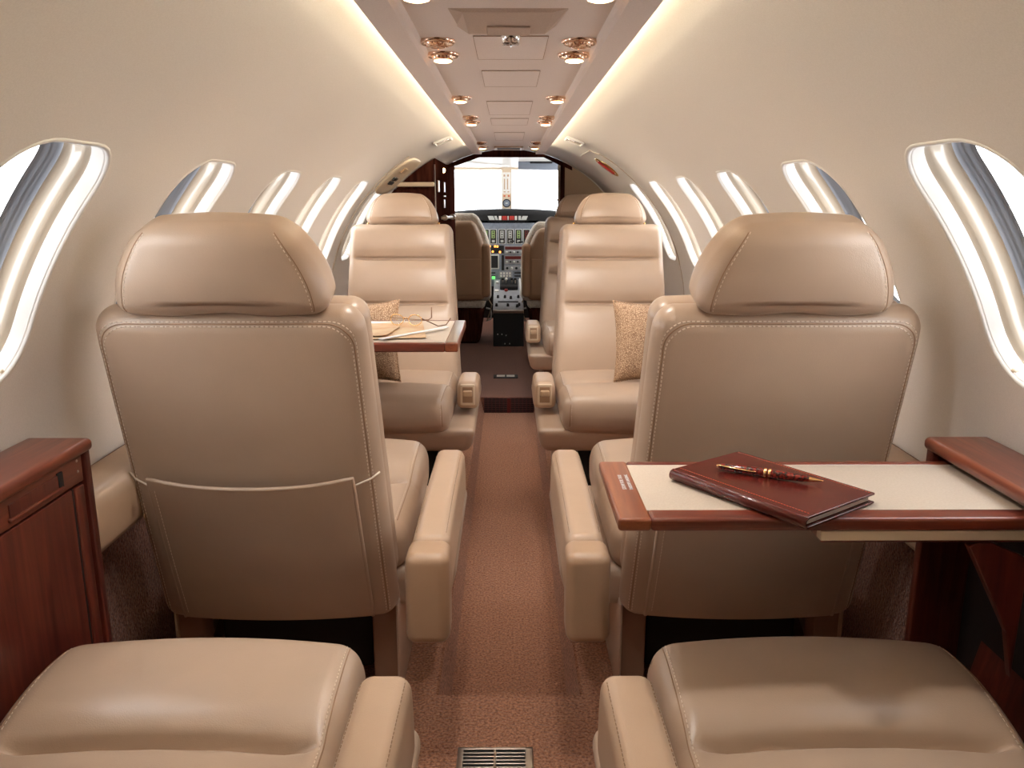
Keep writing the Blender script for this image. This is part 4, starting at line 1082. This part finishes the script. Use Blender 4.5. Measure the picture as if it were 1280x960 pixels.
# control pedestal
pd = thing('control_pedestal', 'grey control pedestal with black base between the pilot seats', 'pedestal', (-0.003, 6.62, FLOOR))
link('base', prism_me([(0.0,0.0),(0.0,0.295),(0.72,0.500),(0.72,0.0)], -0.128, 0.128, 'x', 0.006), 'blackm', pd, False)
SL = math.atan2(0.205, 0.72)
def pdp(x, s, h): return (x, s*math.cos(SL)-h*math.sin(SL), 0.297+s*math.sin(SL)+h*math.cos(SL))
def pdb(nm, x0, x1, s0, s1, h0, h1, mat, par=None, b=0.002):
    me = box_me((x0,s0,h0),(x1,s1,h1),b); me.transform(Matrix.Translation((0,0,0.297)) @ Matrix.Rotation(SL, 4, 'X')); return link(nm, me, mat, par or pd)
top = pdb('control_plate', -0.130, 0.128, 0.004, 0.70, -0.002, 0.010, 'panell', None, 0.004)
pdb('lip', -0.130, 0.128, -0.004, 0.03, -0.030, 0.010, 'steel', None, 0.004)
for (x, s_) in ((-0.10,0.09),(-0.005,0.09),(0.075,0.07),(0.09,0.10),(-0.09,0.27),(-0.03,0.27),(0.02,0.25),(0.085,0.27)):
    o = link('knob', lathe_me([(0,0.026),(0.009,0.024),(0.012,0.0)], 14, 'z'), 'black', pd); o.location = pdp(x, s_, 0.009); o.rotation_euler = (SL,0,0)
pdb('slot_row', -0.09, 0.085, 0.165, 0.19, 0.008, 0.014, 'black')
pdb('light_key', -0.12, -0.085, 0.40, 0.44, 0.008, 0.02, 'white'); pdb('light_key', -0.115, -0.090, 0.60, 0.64, 0.008, 0.02, 'white'); pdb('green_light', -0.150, -0.120, 0.685, 0.70, 0.015, 0.040, 'green')
pdb('quadrant', -0.075, 0.085, 0.44, 0.62, 0.006, 0.045, 'black', None, 0.012)
for x in (-0.05, -0.02, 0.03, 0.06):
    link('lever', tube_me([pdp(x, 0.52, 0.03), pdp(x, 0.50, 0.085)], 0.005, 8), 'steel', pd)
    o = link('lever_knob', rbox_me((0.024,0.030,0.022), 0.009, 3, (1,1,1)), 'black' if x != -0.02 else 'white', pd); o.location = pdp(x, 0.50, 0.092)
o = link('red_handle', rbox_me((0.03,0.05,0.02), 0.008, 3, (1,1,1)), 'red', pd); o.location = pdp(-0.02, 0.42, 0.02)
link('white_lever', tube_me([pdp(0.105,0.30,0.01), pdp(0.105,0.36,0.06), pdp(0.100,0.56,0.07)], 0.007, 8), 'white', pd)
for (x, z) in ((-0.09,0.10),(-0.055,0.10),(-0.02,0.09),(-0.03,0.02),(0.01,0.02)):
    box('stud', (x-0.004,-0.004,z), (x+0.004,0.002,z+0.010), 'scale', pd, 0.001)

# pilot seats -------------------------------------------------------
def pilot_seat(label, cx, y, s, low=0.08):
    """s = side of aisle (inboard) armrest; back faces the cabin"""
    t = thing('pilot_seat', label, 'pilot seat', (cx, y, FLOOR), 0, 'pilot seats')
    def f(x, yy, z):
        xl = x/0.235; k_ = 1-0.42*max(0, (z-0.78)/0.36)**2
        return (x*k_, yy-0.12*(z-0.4)-0.03*(1-xl*xl), z-low*max(0,(z-0.4)/0.7))
    link('back_shell', rbox_me((0.47,0.10,0.74), 0.05, 5, (10,3,16), f, (0,0.0,0.75)), 'leather_dark', t)
    link('back_pocket', rbox_me((0.40,0.02,0.30), 0.008, 3, (8,1,6), lambda x,yy,z: (x, yy-0.12*(z-0.4)-0.03*(1-(x/0.235)**2), z), (0,-0.055,0.58)), 'leather_dark', t)
    def g(x, yy, z):
        xl = x/0.25; k_ = 1-0.42*max(0, (z-0.78)/0.40)**2
        return (x*k_, yy-0.12*(z-0.4)+0.004*math.sin(x*90)*math.sin(z*80), z-low*max(0,(z-0.4)/0.7))
    link('sheepskin_cover', rbox_me((0.565,0.11,0.82), 0.052, 5, (20,4,30), g, (0,0.075,0.775)), 'sheep', t)
    link('seat_base', rbox_me((0.46,0.46,0.14), 0.05, 4, (4,4,2), None, (0,0.28,0.36)), 'sheep', t)
    link('base_shell', rbox_me((0.44,0.46,0.30), 0.04, 3, (2,2,2), lambda x,yy,z: (x*(0.82+0.18*z/0.3), yy, z), (0,0.24,0.155)), 'woodk', t)  # shadow on the lower shell is put into this dark colour
    link('armrest', rbox_me((0.075,0.12,0.44), 0.030, 5, (2,3,8), lambda x,yy,z: (x, yy-0.10*(z-0.6), z), (s*0.240,-0.03,0.63)), 'leather_dark', t)
    link('release_loop', tube_me([(s*0.235,0.10,0.30),(s*0.275,0.10,0.29),(s*0.280,0.10,0.25),(s*0.275,0.10,0.20),(s*0.235,0.10,0.19)], 0.007, 8), 'white', t)
    link('belt', tube_me([(s*0.235,0.05,0.42),(s*0.26,0.04,0.38),(s*0.285,0.08,0.33),(s*0.27,0.06,0.27),(s*0.245,0.03,0.20)], 0.005, 6), 'curtain', t)
pilot_seat('brown pilot seat with pale fleece edge on the left of the cockpit', -0.430, 6.72, 1)
pilot_seat('brown pilot seat with pale fleece edge on the cockpit\'s right, behind a cabin seat', 0.385, 6.72, -1, 0.14)

# ------------------------------------------------------------------ light and camera
w = bpy.data.worlds.new('sky'); SC.world = w; w.use_nodes = True
bg = w.node_tree.nodes['Background']; bg.inputs[0].default_value = (0.97,0.985,1.0,1); bg.inputs[1].default_value = 6.0
cam = bpy.data.cameras.new('camera'); cam.lens = 28.125; cam.sensor_width = 36; cam.clip_start = 0.02
co = bpy.data.objects.new('camera', cam); COL.objects.link(co); co.location = (0,0,1.3)
co.rotation_euler = (PI/2-math.atan(0.230), 0, -0.004)
SC.camera = co
SC.view_settings.view_transform = 'Standard'; SC.view_settings.look = 'None'; SC.view_settings.gamma = 1.0
SC.view_settings.use_curve_mapping = False; SC.view_settings.exposure = 0.20
